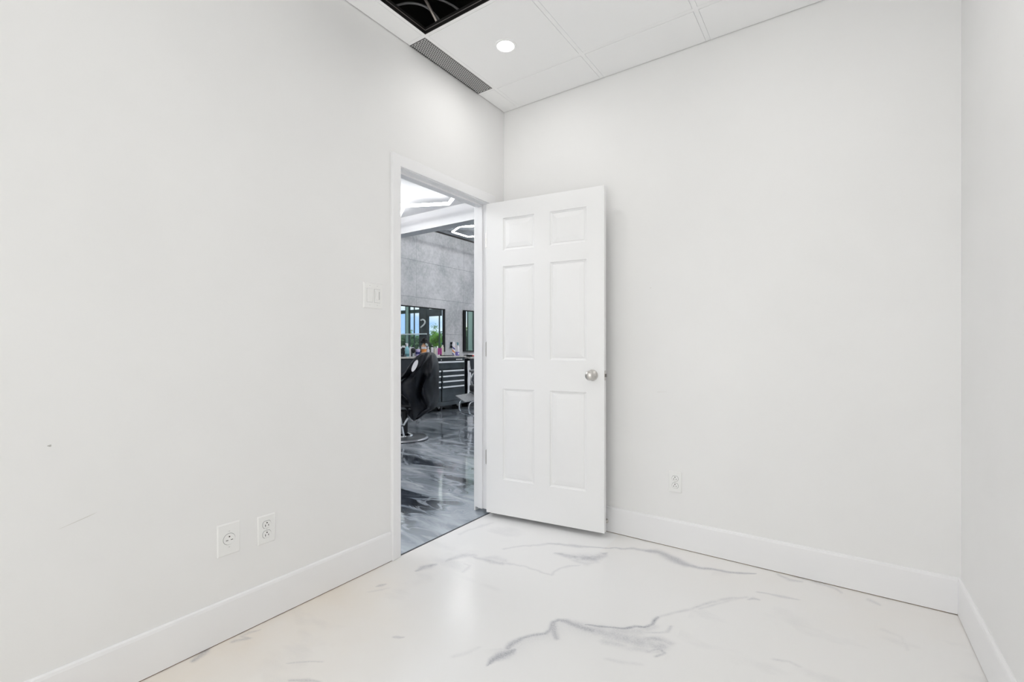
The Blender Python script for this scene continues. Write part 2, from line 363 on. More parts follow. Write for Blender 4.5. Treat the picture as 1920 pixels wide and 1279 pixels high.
# black void above the ceiling
m = MB(); m.box((LX-.02, RY-.02, WT-.01), (RX+.02, BY+.02, WT+.04))
for a, b in (((LX, RY, CZ+.02), (LX+.002, BY, WT)), ((RX-.002, RY, CZ+.02), (RX, BY, WT)), ((LX, BY-.002, CZ+.02), (RX, BY, WT)), ((LX, RY, CZ+.02), (RX, RY+.002, WT))): m.box(a, b)
for x in (-1.60, -.95, -.3): m.box((x-.03, RY, WT-.12), (x+.03, BY, WT-.01))          # joists, almost lost in the dark
struct(m.build('ceiling_void', 'plenum_black'))
def up(*q): return [onz(a, b, z) for a, b, z in q]
tag(MB().tube(curve_pts(up((760, -80, CZ+.30), (783, -26, CZ+.22), (791, -12, CZ+.17), (798, 0, CZ+.13), (809, 21, CZ+.075), (820, 42, CZ+.036), (828, 56, CZ+.03))), .0075).build('electrical_conduit', 'conduit', smooth=40), 'pale straight conduit crossing the missing tile opening to the downlight', 'conduit')
def corrugated(pts, r):
    P = curve_pts(pts, 26); return MB().tube(P, [r*(1.0+.12*(i % 2)) for i in range(len(P))], 10)
tag(corrugated(up((722, 26, CZ+.05), (736, 14, CZ+.075), (748, 9, CZ+.10), (765, 6, CZ+.12), (785, 8, CZ+.12), (803, 16, CZ+.10), (818, 30, CZ+.065), (827, 43, CZ+.036), (834, 54, CZ+.03)), .0052).build('flexible_cable', 'cable_grey', smooth=40), 'thin grey ribbed cable arching over the left side of the ceiling opening', 'cable', 'cables in the ceiling void')
tag(corrugated(up((740, -30, CZ+.10), (770, -24, CZ+.14), (795, -12, CZ+.15), (815, -4, CZ+.16), (832, 2, CZ+.15), (848, 10, CZ+.12), (862, 20, CZ+.08), (876, 33, CZ+.04)), .0052).build('flexible_cable', 'cable_grey', smooth=40), 'thin grey ribbed cable bending down at the right side of the ceiling opening', 'cable', 'cables in the ceiling void')

# perforated air grille
t = thing('air_vent', 'long grey perforated air vent in the ceiling along the left wall', 'vent', (-1.8365, 2.051, CZ))
x0, x1, y0, y1 = -.053, .0585, -.288, .288
m = MB(); m.box((x0, y0, .006), (x1, y1, .010)); m.build('vent_backing', mat('vent_back', (.07, .07, .07), .8).name, t) if False else None
MATS['vent_back'] = mat('vent_back', (.085, .085, .085), .8); MATS['vent_face'] = mat('vent_face', (.50, .50, .495), .5)
MB().box((x0, y0, .007), (x1, y1, .011)).build('vent_backing', 'vent_back', t)
# perforated sheet: square cells with hexagonal holes, staggered rows
bm = bmesh.new(); P_ = .0134; rr = .0047; ny = int((y1-y0)/P_); nx = int((x1-x0)/(P_*.866)); px_ = (x1-x0)/nx; py_ = (y1-y0)/ny
for i in range(nx):
    for j in range(ny+1):
        cxx = x0+(i+.5)*px_; oy = (j+(.5 if i % 2 else 0))*py_; ya = max(y0, y0+oy-py_/2); yb = min(y1, y0+oy+py_/2)
        if yb-ya < 1e-4: continue
        xa, xb = cxx-px_/2, cxx+px_/2
        outc = [bm.verts.new(c) for c in ((xb, yb, 0), (xa, yb, 0), (xa, ya, 0), (xb, ya, 0))]
        if yb-ya < py_*.9: bm.faces.new(outc); continue
        cyy = y0+oy; inn = [bm.verts.new((cxx+rr*math.cos(PI/4+PI/4*k), cyy+rr*math.sin(PI/4+PI/4*k), 0)) for k in range(8)]
        for k in range(4):
            a, b = outc[k], outc[(k+1) % 4]; i0, i1, i2 = inn[2*k], inn[2*k+1], inn[(2*k+2) % 8]
            bm.faces.new((a, b, i2, i1, i0))
m = MB(); m.bm.free(); m.bm = bm; m.build('perforated_plate', 'vent_face', t)
m = MB(); m.box((x0-.0005, y0-.004, -.001), (x0+.003, y1+.004, .011)); m.box((x1-.001, y0-.004, 0), (x1+.002, y1+.004, .011)); m.box((x0, y0-.004, 0), (x1, y0+.001, .011)); m.box((x0, y1-.001, 0), (x1, y1+.004, .011))
m.build('vent_frame', 'vent_back', t)

# recessed downlights
def downlight(x, y, label, k=1.0):
    t = thing('recessed_downlight', label, 'ceiling light', (x, y, CZ), 0, 'recessed downlights')
    MB().lathe([(.044, .004), (.046, -.003), (.050, -.0045), (.058, -.004), (.060, 0), (.058, .001), (.046, .006)], n=40, cap=False).build('trim_ring', 'grid_paint', t, smooth=50)
    MB().lathe([(.0455, 0), (.044, -.0015), (.02, -.0025), (.001, -.003)], n=40).build('lens', 'lens', t, smooth=50)
    l = bpy.data.lights.new('downlight_lamp', 'AREA'); l.shape = 'DISK'; l.size = .09; l.energy = DOWN_W*k; l.color = (1, .985, .965)
    o = bpy.data.objects.new('downlight_lamp', l); COL.objects.link(o); o.parent = t; o.location = (0, 0, -.006)
downlight(-1.467, 2.054, 'small round recessed downlight glowing in the white tiled ceiling')
downlight(-.257, 1.450, 'recessed downlight over the right side of the room', 2.1)
downlight(-.257, .242, 'added unseen recessed downlight above the camera', 1.2)  # this and the following downlights are unseen, added to even out the light
downlight(-1.467, -.964, 'added unseen recessed downlight over the left rear of the room')
downlight(-.257, -1.567, 'added unseen recessed downlight near the rear fill window')

# ---- white floor with its pigment veins
def fl(px, py): 
    d = FPX*H/(py-CY); r = ray(px); return (r.x*d, r.y*d)
xs = np.concatenate([np.linspace(LX, RX, 440)]); ys = np.concatenate([np.linspace(RY-.02, .22, 20)[:-1], np.linspace(.22, BY, 460)])
GX, GY = np.meshgrid(xs, ys)
dep = GX*FW.x + GY*FW.y; lat = GX*RT.x + GY*RT.y; dep_c = np.maximum(dep, .2)
PX = CX + FPX*lat/dep_c; PY = CY + FPX*H/dep_c
def vnoise(x, y, seed):
    r = np.random.RandomState(seed); T = r.rand(256, 256)
    xi = np.floor(x).astype(int); yi = np.floor(y).astype(int); fx = x-xi; fy = y-yi; fx = fx*fx*(3-2*fx); fy = fy*fy*(3-2*fy)
    g = lambda a, b: T[a % 256, b % 256]
    return (g(xi, yi)*(1-fx)+g(xi+1, yi)*fx)*(1-fy)+(g(xi, yi+1)*(1-fx)+g(xi+1, yi+1)*fx)*fy
def fbm(x, y, seed, o=4): return sum(vnoise(x*2**k, y*2**k, seed+k)/2**k for k in range(o))/sum(1/2**k for k in range(o))
wx = (fbm(GX*14, GY*14, 3)-.5)*9; wy = (fbm(GX*14, GY*14, 17)-.5)*6
QX, QY = PX+wx, PY+wy
vein = np.zeros_like(GX)
def stroke(pts, amp, below=0., grain=0., sharp=1.):
    """pts = (column, row, half width in rows); the pigment line, with an optional soft tail on its near side"""
    global vein
    best = np.full_like(GX, 1e9); side = np.zeros_like(GX); wd = np.ones_like(GX)
    for (x0, y0, w0), (x1, y1, w1) in zip(pts[:-1], pts[1:]):
        ax, ay = x1-x0, (y1-y0)*2.0; L2 = ax*ax+ay*ay
        t = np.clip(((QX-x0)*ax+(QY-y0)*2.0*ay)/L2, 0, 1)
        dx = QX-x0-t*ax; dy = (QY-y0)*2.0-t*ay; d = np.sqrt(dx*dx+dy*dy)/2.0
        u = d < best; best = np.where(u, d, best); wd = np.where(u, w0+(w1-w0)*t, wd); side = np.where(u, dy, side)
    k = np.exp(-(best/wd)**2*sharp)
    if below: k = np.maximum(k, .45*np.exp(-best/(below))*(side > 0))
    if grain: k = k*(1-grain+grain*2*fbm(GX*38, GY*38, 5))
    vein = np.maximum(vein, amp*k)
stroke([(912, 1250, 1), (925, 1238, 4), (940, 1231, 6), (955, 1224, 5), (964, 1219, 2)], .62)
stroke([(952, 1217, 3), (962, 1208, 4), (978, 1198, 3), (1000, 1192, 2.5), (1022, 1189, 2.5), (1031, 1181, 2), (1038, 1168, 2), (1050, 1163, 2.5), (1062, 1166, 4), (1085, 1174, 4), (1110, 1182, 5)], .55, below=9)
stroke([(1040, 1170, 3), (1037, 1182, 4), (1043, 1196, 3)], .5)
stroke([(1075, 1170, 6), (1120, 1183, 8), (1165, 1195, 9), (1200, 1205, 9), (1240, 1212, 7)], .30, grain=.7)
stroke([(1130, 1200, 5), (1180, 1215, 5), (1230, 1222, 4)], .20, grain=.8)
stroke([(1190, 1200, 4), (1235, 1200, 5), (1257, 1207, 4)], .30, grain=.8)
stroke([(1216, 1222, 2), (1235, 1215, 2), (1245, 1224, 2), (1230, 1231, 2)], .35, grain=.6)
stroke([(1099, 1171, 1.2), (1125, 1175, 1.8), (1150, 1178, 2), (1172, 1179, 2), (1190, 1176, 2.4), (1207, 1177, 2), (1222, 1170, 2.2), (1227, 1162, 2), (1234, 1157, 1.6)], .70, grain=.4)
stroke([(1100, 1174, 5), (1150, 1184, 8), (1200, 1185, 8), (1225, 1175, 5)], .22, grain=.6)
stroke([(1234, 1157, 2), (1262, 1149, 2), (1290, 1143, 2), (1330, 1130, 2), (1370, 1122, 2.5), (1400, 1119, 2)], .20, grain=.8)
stroke([(1210, 1188, 1.5), (1235, 1188, 2), (1250, 1184, 2), (1257, 1174, 1.5)], .28, grain=.6)
stroke([(944, 1030, 1.2), (965, 1026, 1.2), (1000, 1022, 1.3), (1030, 1020, 1.4)], .22)
stroke([(1028, 1020, 1.4), (1060, 1022, 1.8), (1092, 1026, 1.8), (1120, 1027, 1.4), (1150, 1029, 1.4), (1190, 1030, 1.8), (1216, 1032, 2.6)], .36)
stroke([(1210, 1032, 2.4), (1228, 1034, 3.6), (1245, 1040, 4.2), (1262, 1048, 3.8), (1290, 1060, 3), (1315, 1066, 2.6), (1350, 1071, 2), (1380, 1075, 1.6), (1398, 1077, 2.2), (1416, 1076, 1)], .52)
stroke([(1040, 1037, 1.6), (1060, 1041, 3), (1090, 1046, 6), (1115, 1046, 6.5), (1134, 1041, 4), (1139, 1038, 1)], .42, grain=.75)
stroke([(1075, 1050, 2), (1100, 1057, 3), (1120, 1052, 2)], .2, grain=.6)
stroke([(781, 1071, 1), (792, 1065, 3), (805, 1063, 3.6), (817, 1060, 2)], .40, grain=.5)
stroke([(838, 1053, 2), (850, 1047, 3.6), (868, 1043, 4.4), (890, 1041, 3)], .28, grain=.6)
stroke([(888, 1044, 2), (905, 1048, 3), (922, 1053, 3.4), (940, 1056, 2.4)], .30, grain=.5)
stroke([(930, 1054, 1.4), (965, 1058, 1.1), (995, 1066, 1.1), (1020, 1075, 1.2), (1036, 1080, 1.3), (1042, 1073, 1), (1052, 1066, 1.1), (1068, 1062, 1.2), (1085, 1059, 1)], .20)
stroke([(905, 1046, 3), (925, 1046, 4), (945, 1052, 3)], .16, grain=.5)
stroke([(868, 1072, 2), (878, 1066, 2), (882, 1061, 1), (870, 1058, 1)], .16)
stroke([(862, 1002, 1.4), (885, 992, 1.4), (905, 984, 1.4), (925, 980, 1)], .16)
stroke([(1458, 1076, 1.5), (1466, 1082, 2), (1480, 1088, 3), (1500, 1090, 2)], .24, grain=.7)
stroke([(1490, 1079, 2), (1520, 1088, 2.4), (1550, 1098, 2.4), (1568, 1104, 1.8), (1578, 1112, 1.4)], .22, grain=.6)
stroke([(1405, 1124, 1.5), (1412, 1122, 2.4), (1424, 1125, 1.2)], .34)
stroke([(1420, 1110, 1), (1450, 1115, 1.2), (1475, 1121, 1.8), (1498, 1125, 1)], .28)
stroke([(1628, 1123, 2), (1640, 1128, 2.4), (1650, 1134, 1.4)], .18, grain=.7)
stroke([(1310, 1143, 2), (1345, 1132, 2), (1385, 1122, 2)], .14, grain=.8)
stroke([(707, 1101, 1), (714, 1099, 2.4), (724, 1096, 1)], .34)
stroke([(690, 1110, 1), (712, 1108, 1.4), (730, 1104, 1)], .14)
stroke([(738, 1196, 1.2), (746, 1195, 2), (757, 1195, 1)], .34)
stroke([(436, 1204, 1.6), (444, 1200, 3), (470, 1196, 2), (455, 1192, 1.4)], .30, grain=.6)
stroke([(452, 1193, 1.4), (470, 1185, 1.8), (490, 1180, 1)], .22, grain=.6)
stroke([(362, 1240, 2), (374, 1231, 3), (383, 1222, 4), (389, 1217, 2)], .50, grain=.4)
stroke([(540, 1243, 1), (566, 1240, 2), (606, 1241, 1)], .26)
stroke([(545, 1278, 2), (580, 1276, 3), (600, 1279, 1.5)], .35)
stroke([(850, 1233, 3), (880, 1222, 3), (900, 1213, 2)], .10, grain=.5)
stroke([(1140, 1236, 3), (1170, 1243, 3), (1200, 1247, 3)], .10, grain=.7)
stroke([(1450, 1236, 2), (1480, 1240, 2), (1500, 1250, 2)], .14, grain=.7)
stroke([(1655, 1180, 2), (1690, 1195, 2), (1705, 1220, 2)], .08, grain=.7)
faint = np.clip(fbm(GX*3.1+4, GY*7.3, 31, 5)-.60, 0, 1)*.7 * (GX < -1.1) + np.clip(fbm(GX*5.1+4, GY*9.3, 41, 5)-.62, 0, 1)*.5*(GX > -.5)
vein = np.clip(np.maximum(vein, faint), 0, 1)
warm = np.clip(1.0-(GX-LX)/.75-np.clip(GY-1.25, 0, 1)*1.3, 0, 1)*1.05 + .22*np.exp(-((BY-GY)/.35)**2)*(GX > -1.05) + .16*np.clip((GX+.9)/1.0, 0, 1)  # cream tint, strongest along the left wall, fading toward the doorway
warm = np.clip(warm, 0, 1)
# small dark speck near the threshold
ny_, nx_ = GX.shape
co = np.stack([GX, GY, np.zeros_like(GX)], -1).reshape(-1, 3)
idx = np.arange(ny_*nx_).reshape(ny_, nx_); q = np.stack([idx[:-1, :-1], idx[:-1, 1:], idx[1:, 1:], idx[1:, :-1]], -1).reshape(-1, 4)
me = bpy.data.meshes.new('floor'); me.vertices.add(len(co)); me.vertices.foreach_set('co', co.ravel())
me.loops.add(q.size); me.loops.foreach_set('vertex_index', q.ravel().astype(np.int32)); me.polygons.add(len(q)); me.polygons.foreach_set('loop_start', (np.arange(len(q))*4).astype(np.int32)); me.polygons.foreach_set('loop_total', np.full(len(q), 4, np.int32))
me.update(calc_edges=True)
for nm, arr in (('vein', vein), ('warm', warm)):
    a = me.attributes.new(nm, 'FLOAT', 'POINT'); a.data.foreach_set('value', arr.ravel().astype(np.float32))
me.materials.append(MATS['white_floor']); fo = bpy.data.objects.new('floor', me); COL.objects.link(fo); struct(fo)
MB().box((-6.2, -3.0, -.06), (LX+.004, 9.65, -.003)).box((LX, BY+.10, -.06), (3.6, 9.65, -.003)).build('floor', 'shop_floor', kind='structure')
m = MB(); m.box((LX-.010, JY0+.0, -.004), (LX+.001, JY1+.06, .0012)); struct(m.build('trim_2', mat('edge_dark', (.03, .035, .045), .5, noise=.4, nscale=40).name.replace('edge_dark', 'edge_dark')))

# ---- door frame
fr = thing('door_frame', 'white painted door frame around the open doorway', 'door frame', ((LX+HX)/2, (JY0+JY1)/2, 0)); del fr['label'], fr['category']; fr.name = 'trim_3'; fr['kind'] = 'structure'
X0 = (LX+HX)/2; Y0 = (JY0+JY1)/2
def bxw(m, a, b, bev=0., mi=0): return m.box((a[0]-X0, a[1]-Y0, a[2]), (b[0]-X0, b[1]-Y0, b[2]), bev, mi)
m = MB(); bxw(m, (HX, JY0-.018, 0), (LX, JY0, JZ)); bxw(m, (HX, JY1, .030), (LX, JY1+.018, JZ)); bxw(m, (HX, JY0-.018, JZ), (LX, JY1+.018, JZ+.018)); m.build('jamb', 'trim_paint', fr)
m = MB(); bxw(m, (LX-.075, JY0, 0), (LX-.040, JY0+.012, JZ-.012), .002); bxw(m, (LX-.075, JY1-.012, .030), (LX-.040, JY1, JZ-.012), .002); bxw(m, (LX-.075, JY0, JZ-.012), (LX-.040, JY1, JZ), .002); m.build('door_stop', 'trim_paint', fr)
def casing(a, b, wdir, nrm):   # flat casing with eased outer edge
    a = Vector(a); b = Vector(b); wd = Vector(wdir); n = Vector(nrm)
    prof = [(0, 0), (0, .011), (.004, .013), (.040, .0155), (.055, .0165), (.059, .013), (.059, 0)]
    return [[p + wd*u + n*v + wd*(0 if e == 0 else 0) for u, v in prof] for e, p in ((0, a), (1, b))]
for nm, ch in (('room', LX), ('shop', HX)):
    n = (1, 0, 0) if ch == LX else (-1, 0, 0); m = MB(); o = .004
    def ring(y, z, dy, dz):
        prof = [(0, 0), (0, .011), (.004, .013), (.040, .0155), (.055, .0165), (.059, .013), (.059, 0)]
        return [Vector((ch-X0+n[0]*v, y-Y0+dy*u, z+dz*u)) for u, v in prof]
    m.rings([ring(JY0-o, 0.001, -1, 0), ring(JY0-o, JZ+o, -1, 1), ring(JY1+o, JZ+o, 1, 1), ring(JY1+o, .002 if ch != LX else .03, 1, 0)])
    m.build('casing', 'trim_paint', fr, smooth=25)
m = MB(); bxw(m, (LX-.060, JY1-.0015, .905), (LX-.03, JY1+.0005, .965)); 

# ---- the six panel door
DS = Vector((-1.876, 2.412, 0)); DA = R_(7.7); DW, DZ0, DZ1, DT = .783, .030, 2.036, .035
door = thing('door_1', '', '', DS, DA); del door['label'], door['category']; door['kind'] = 'structure'
US = [(.122, .340), (.446, .676)]; ZS = [(.255, .838), (1.025, 1.620), (1.722, 1.928)]
def door_face(bm, y, sgn, ucuts):
    us = sorted([0, DW] + [c for p in ucuts for c in p]); zs = sorted([DZ0, DZ1] + [c for p in ZS for c in p]); V = {}
    def vt(u, z, d=0.):
        k = (round(u, 5), round(z, 5), round(d, 5))
        if k not in V: V[k] = bm.verts.new((u, y-sgn*-d, z))
        return V[k]
    for i in range(len(us)-1):
        for j in range(len(zs)-1):
            a, b, c, d = us[i], us[i+1], zs[j], zs[j+1]
            if any(abs(a-p[0]) < 1e-6 for p in ucuts) and any(abs(c-p[0]) < 1e-6 for p in ZS):
                prev = [vt(a, c), vt(b, c), vt(b, d), vt(a, d)]
                for off, dp in ((.003, .0055), (.009, .0075), (.014, .0085), (.017, .0060), (.043, .0018), (.046, .0012)):
                    cur = [vt(a+off, c+off, dp), vt(b-off, c+off, dp), vt(b-off, d-off, dp), vt(a+off, d-off, dp)]
                    for k in range(4):
                        l = (k+1) % 4; bm.faces.new((prev[k], prev[l], cur[l], cur[k]))
                    prev = cur
                bm.faces.new(prev)
            else: bm.faces.new((vt(a, c), vt(b, c), vt(b, d), vt(a, d)))
m = MB(); door_face(m.bm, 0, 1, US); door_face(m.bm, DT, -1, US)
for a, b in (((0, 0), (DW, 0)),):
    for z in (DZ0, DZ1): m.bm.faces.new([m.bm.verts.new(c) for c in ((0, 0, z), (DW, 0, z), (DW, DT, z), (0, DT, z))])
for u in (0, DW): m.bm.faces.new([m.bm.verts.new(c) for c in ((u, 0, DZ0), (u, 0, DZ1), (u, DT, DZ1), (u, DT, DZ0))])
m.build('door_slab', 'door_paint', door, smooth=12)
for sg, y in ((-1, 0), (1, DT)):
    kn = MB().lathe([(.0325, 0), (.0325, .004), (.029, .009), (.018, .012), (.0125, .016), (.0115, .030), (.016, .036), (.0235, .041), (.0275, .049), (.0272, .058), (.0225, .0655), (.0125, .069), (.001, .070)], (0, 0, 0), 40)
    kn.build('door_knob', 'nickel', door, (.713, y, .940), (PI/2 if sg < 0 else -PI/2, 0, 0), smooth=40)
m = MB(); m.box((DW-.0005, .004, .910), (DW+.0008, DT-.004, .968), .0005); lt = m.build('latch_plate', 'nickel', door)
MB().box((DW, .010, .930), (DW+.009, .025, .948), .002).build('latch_bolt', 'steel_dark', lt)
for z in (.388, 1.09, 1.80):
    hg = MB().box((-.0035, .0008, z-.050), (-.0005, DT-.004, z+.050)).box((-.006, -.0015, z-.045), (-.0005, .0012, z+.045)).build('hinge', 'nickel', door)
    MB().lathe([(.006, -.052), (.0065, -.05), (.0065, .05), (.004, .056)], (-.005, DT+.004, z), 14).build('knuckle', 'nickel', hg, smooth=40)

# door stop on the back baseboard behind the door's free corner
p = ony(1139, 988, BY); t = thing('wall_door_stop', 'small metal door stop on the baseboard behind the open door', 'door stop', (p.x, BY-.0125, .065))
MB().lathe([(.013, 0), (.013, .003), (.006, .006), (.0045, .008), (.0045, .050)], n=18).build('stop_rod', 'nickel', t, rot=(PI/2, 0, 0), smooth=40)
MB().lathe([(.009, .048), (.0105, .050), (.0105, .060), (.008, .063)], n=18).build('rubber_tip', mat('rubber_tip', (.55, .56, .50), .7).name, t, rot=(PI/2, 0, 0), smooth=40)

# ---- switch and receptacles.  local frame: u along wall, v up, +w out of the wall
def wall_frame(name, label, cat, p, face, group=None):
    """face 'L': on the left wall (out = +x, u = +y);  'B': on the back wall (out = -y, u = +x)"""
    return thing(name, label, cat, p, PI/2 if face == 'L' else 0, group)
# built for local x = u, local -y = out of the wall
def plate(w, h, t, th=.0055):
    m = MB(); e = .0035
    m.rings([[Vector((sx*a, -y, sz*b)) for sx, sz in ((-1, -1), (1, -1), (1, 1), (-1, 1))] for a, b, y in ((w/2, h/2, 0), (w/2, h/2, .0022), (w/2-.0015, h/2-.0015, .004), (w/2-e, h/2-e, th))])
    return m.build('cover_plate', 'plastic_white', t)
def disc_y(m, x, z, r, y0, y1, n=20, mi=0, sx=1, sz=1, flat=None):
    rs = []
    for y in (y0, y1):
        rs.append([Vector((x+max(-1, min(1, math.cos(2*PI*k/n)))*r*sx, -y, z+(max(-flat, min(flat, math.sin(2*PI*k/n)*r)) if flat else math.sin(2*PI*k/n)*r*sz))) for k in range(n)])
    return m.rings(rs, mi=mi)
def receptacle(t, z, horiz=False, r=.0165, flat=.0135):
    m = MB(); disc_y(m, 0, z, r, .004, .0080, 32, flat=None if horiz else flat); f = m.build('receptacle', 'plastic_white', t)
    m = MB(); disc_y(m, 0, z, r+.0014, .0050, .0057, 32, flat=None if horiz else flat+.0014); m.build('outline_gap', mat('seam_grey', (.30, .30, .30), .8).name, f)
    m = MB(); disc_y(m, 0, z+(.0095 if horiz else .0070), .0027, .0078, .0084, 12)
    if horiz:
        m.box((-.0125, -.0084, z-.0045), (-.0045, -.0078, z-.0023)); m.box((.0045, -.0084, z-.0045), (.0125, -.0078, z-.0023))
    else:
        m.box((-.0075, -.0084, z-.0075), (-.0052, -.0078, z+.0010)); m.box((.0052, -.0084, z-.0068), (.0073, -.0078, z+.0003))
    m.build('socket_slots', 'slot_black', f)
def screw(t, x, z, y=.0055): 
    m = MB(); disc_y(m, x, z, .0030, y-.001, y+.0008, 12); s = m.build('screw', 'plastic_white', t)
    MB().box((x-.0026, -y-.0011, z-.0005), (x+.0026, -y-.0006, z+.0005)).build('screw_slot', mat('seam_grey', (.3, .3, .3), .8).name, s)
mat('seam_light', (.5, .5, .5), .8)
t = wall_frame('power_outlet', 'large white wall plate with one round receptacle low on the left wall', 'outlet', (LX, .846, .376), 'L'); plate(.081, .120, t); receptacle(t, 0, True, .0205)
for z in (.030, -.030): screw(t, 0, z)
t = wall_frame('power_outlet', 'white duplex wall outlet low on the left wall nearer the doorway', 'outlet', (LX, .988, .368), 'L', 'duplex outlets'); plate(.070, .114, t); receptacle(t, .0195); receptacle(t, -.0195); screw(t, 0, 0)
t = wall_frame('power_outlet', 'white duplex wall outlet low on the wall right of the open door', 'outlet', (-.732, BY, .360), 'B', 'duplex outlets'); plate(.070, .114, t); receptacle(t, .0195); receptacle(t, -.0195); screw(t, 0, 0)
t = wall_frame('light_switch', 'white double light switch plate beside the door casing', 'switch', (LX, 1.517, 1.358), 'L'); plate(.116, .126, t, .0065)
for i, x in enumerate((-.023, .023)):
    MB().box((x-.0172, -.0070, -.0342), (x+.0172, -.0060, .0342)).build('rocker_gap', 'seam_light', t)
    m = MB()
    if i == 0: m.rings([[Vector((x+sx*.0160, -y, z)) for sx, y, z in ((-1, .004, s*.033), (1, .004, s*.033), (1, yy, s*.033), (-1, yy, s*.033))] for s, yy in ((-1, .0075), (0, .0088), (1, .0125))][:3]); m.build('rocker', 'plastic_white', t)
    else:
        m.box((x-.0160, -.0085, -.033), (x+.0160, -.004, .033), .001); rk = m.build('dimmer_body', 'plastic_white', t)
        MB().box((x+.0095, -.0092, -.018), (x+.0115, -.0083, .022)).build('slider_slot', 'seam_grey', rk); MB().box((x-.012, -.0115, -.020), (x+.005, -.0085, .024), .0012).build('dimmer_paddle', 'plastic_white', rk)
    screw(t, x, .048, .0065); screw(t, x, -.048, .0065)
# small scuffs and nail marks, hugging the wall
def mark(px, py, w, h, tilt=0, m_='scuff', face='L'):
    p = onx(px, py, LX) if face == 'L' else ony(px, py, BY); n = 10; bm = MB(); pts = []
    for k in range(n):
        a = 2*PI*k/n; q = (1+.25*math.sin(3*a+px)); u = w*q*math.cos(a); v = h*q*math.sin(a); u, v = u*math.cos(tilt)-v*math.sin(tilt), u*math.sin(tilt)+v*math.cos(tilt); pts.append((u, v))
    if face == 'L': bm.rings([[Vector((.0002+d, u, v)) for u, v in pts] for d in (0, .0004)])
    else: bm.rings([[Vector((u, -.0002-d, v)) for u, v in pts] for d in (0, .0004)])
    bm.build('wall_scuff', m_, SCUFF[face], p - Vector(SCUFF[face].location))
mat('scuff', (.70, .69, .66), .8); mat('scuff_dark', (.5, .49, .47), .8)
SCUFF = {'L': bpy.data.objects['wall_left'], 'B': bpy.data.objects['wall_back']}
mark(93, 836, .0045, .003, 0, 'scuff_dark'); mark(150, 975, .045, .0011, .28, 'scuff')
mark(1240, 735, .03, .0008, .1, 'scuff', 'B'); mark(1220, 540, .004, .002, 0, 'scuff', 'B')

# ============================================================ THE SHOP BEYOND THE DOORWAY
CW = -6.10; SZ = 3.265; BEAMY = 3.96; CORZ = 2.70; NY = 9.60
struct(MB().box((CW-.12, -3.0, 0), (CW, NY, SZ)).build('wall_shop_far', 'concrete'))
m = MB()
for z in (.71, 1.352, 1.992, 2.636): m.box((CW-.001, -3, z-.003), (CW+.0012, NY, z+.003))
for y in (1.99, 3.27, 4.55, 5.83, 7.11, 8.39): m.box((CW-.001, y-.003, 0), (CW+.0014, y+.003, SZ), mi=1)
struct(m.build('trim_4', ['joint_dark', 'joint_faint']))
struct(MB().box((CW-.12, -3.1, 0), (HX, -3.0, SZ)).build('wall_shop_south', 'shop_white'))
struct(MB().box((3.5, BY+.11, 0), (3.6, NY, SZ)).build('wall_shop_east', 'shop_white'))
struct(MB().box((RX+.11, BY+.0, 0), (3.5, BY+.11, SZ)).build('wall_shop_partition', 'shop_white'))
struct(MB().box((CW-.12, -3.1, CORZ), (HX, BEAMY, CORZ+.02)).box((HX, BY+.11, CORZ), (3.6, BEAMY, CORZ+.02)).build('ceiling', 'shop_white'))
struct(MB().box((CW-.12, BEAMY, SZ), (3.6, NY+.1, SZ+.05)).build('ceiling', 'shop_ceiling_grey'))
struct(MB().box((CW, BEAMY, 2.50), (3.5, BEAMY+.15, SZ)).build('trim_6', 'shop_white'))
m = MB()
for x in np.arange(-5.9, 3.4, .30): m.box((x-.008, BEAMY+.15, SZ-.010), (x+.008, NY, SZ))
struct(m.build('trim_5', 'duct_grey'))
struct(MB().box((CW, BEAMY+.15, SZ-.028), (CW+.012, NY, SZ)).build('trim_7', 'slot_black'))

def tube_ring(name, label, pts, closed, r, z_hang=CORZ, group='honeycomb LED ceiling lights'):
    c = sum((Vector(p) for p in pts), Vector())/len(pts); t = thing(name, label, 'ceiling light', c, 0, group)
    P = [Vector(p)-c for p in pts]; n = len(P)
    for i in range(n if closed else n-1):
        a, b = P[i], P[(i+1) % n]; d = (b-a).normalized()
        MB().tube([a-d*r*.6, a-d*r*.3, a, b, b+d*r*.3, b+d*r*.6], [r*.3, r*.85, r, r, r*.85, r*.3], 10).build('light_tube', 'led_shop' if z_hang > 3 else ('led' if c.y > 2.6 else 'led_hall_fill'), t, smooth=40)
    if z_hang:
        for q in P[::2]: MB().tube([q, q+Vector((0, 0, z_hang-c.z))], .0015, 6).build('hanging_wire', 'duct_grey', t)
    return t
def hexa(a, b, z, n=6):
    """regular hexagon whose side runs a -> b, turning clockwise"""
    a = Vector(a); b = Vector(b); d = b-a; out = [a, b]
    for k in range(4):
        c, s = math.cos(-PI/3), math.sin(-PI/3); d = Vector((d.x*c-d.y*s, d.x*s+d.y*c)); out.append(out[-1]+d)
    return [Vector((p.x, p.y, z)) for p in out]
Hz = 2.60
h1 = hexa((-3.76, 3.42), (-3.32, 3.63), Hz); tube_ring('hexagon_light', 'white hexagonal LED light on the white ceiling just outside the doorway', h1, True, .016)
n6 = hexa(h1[0].xy, h1[5].xy, Hz); tube_ring('hexagon_light', 'neighbouring LED hexagon on the white ceiling, cut off by the left side of the doorway', n6[1:]+n6[:1], False, .016)
for ox, oy, w_ in ((.0, -1.75, 'south of the doorway'), (.0, -3.4, 'nearest the hall end'), (-1.6, -1.9, 'against the far wall')):
    tube_ring('hexagon_light', 'added unseen LED hexagon on the white hall ceiling, '+w_, [p+Vector((ox, oy, 0)) for p in h1], True, .016)  # out-of-view hexagons added as fill light for the hall
hz = 3.00; h2 = []
c2 = Vector((-4.854, 5.955))
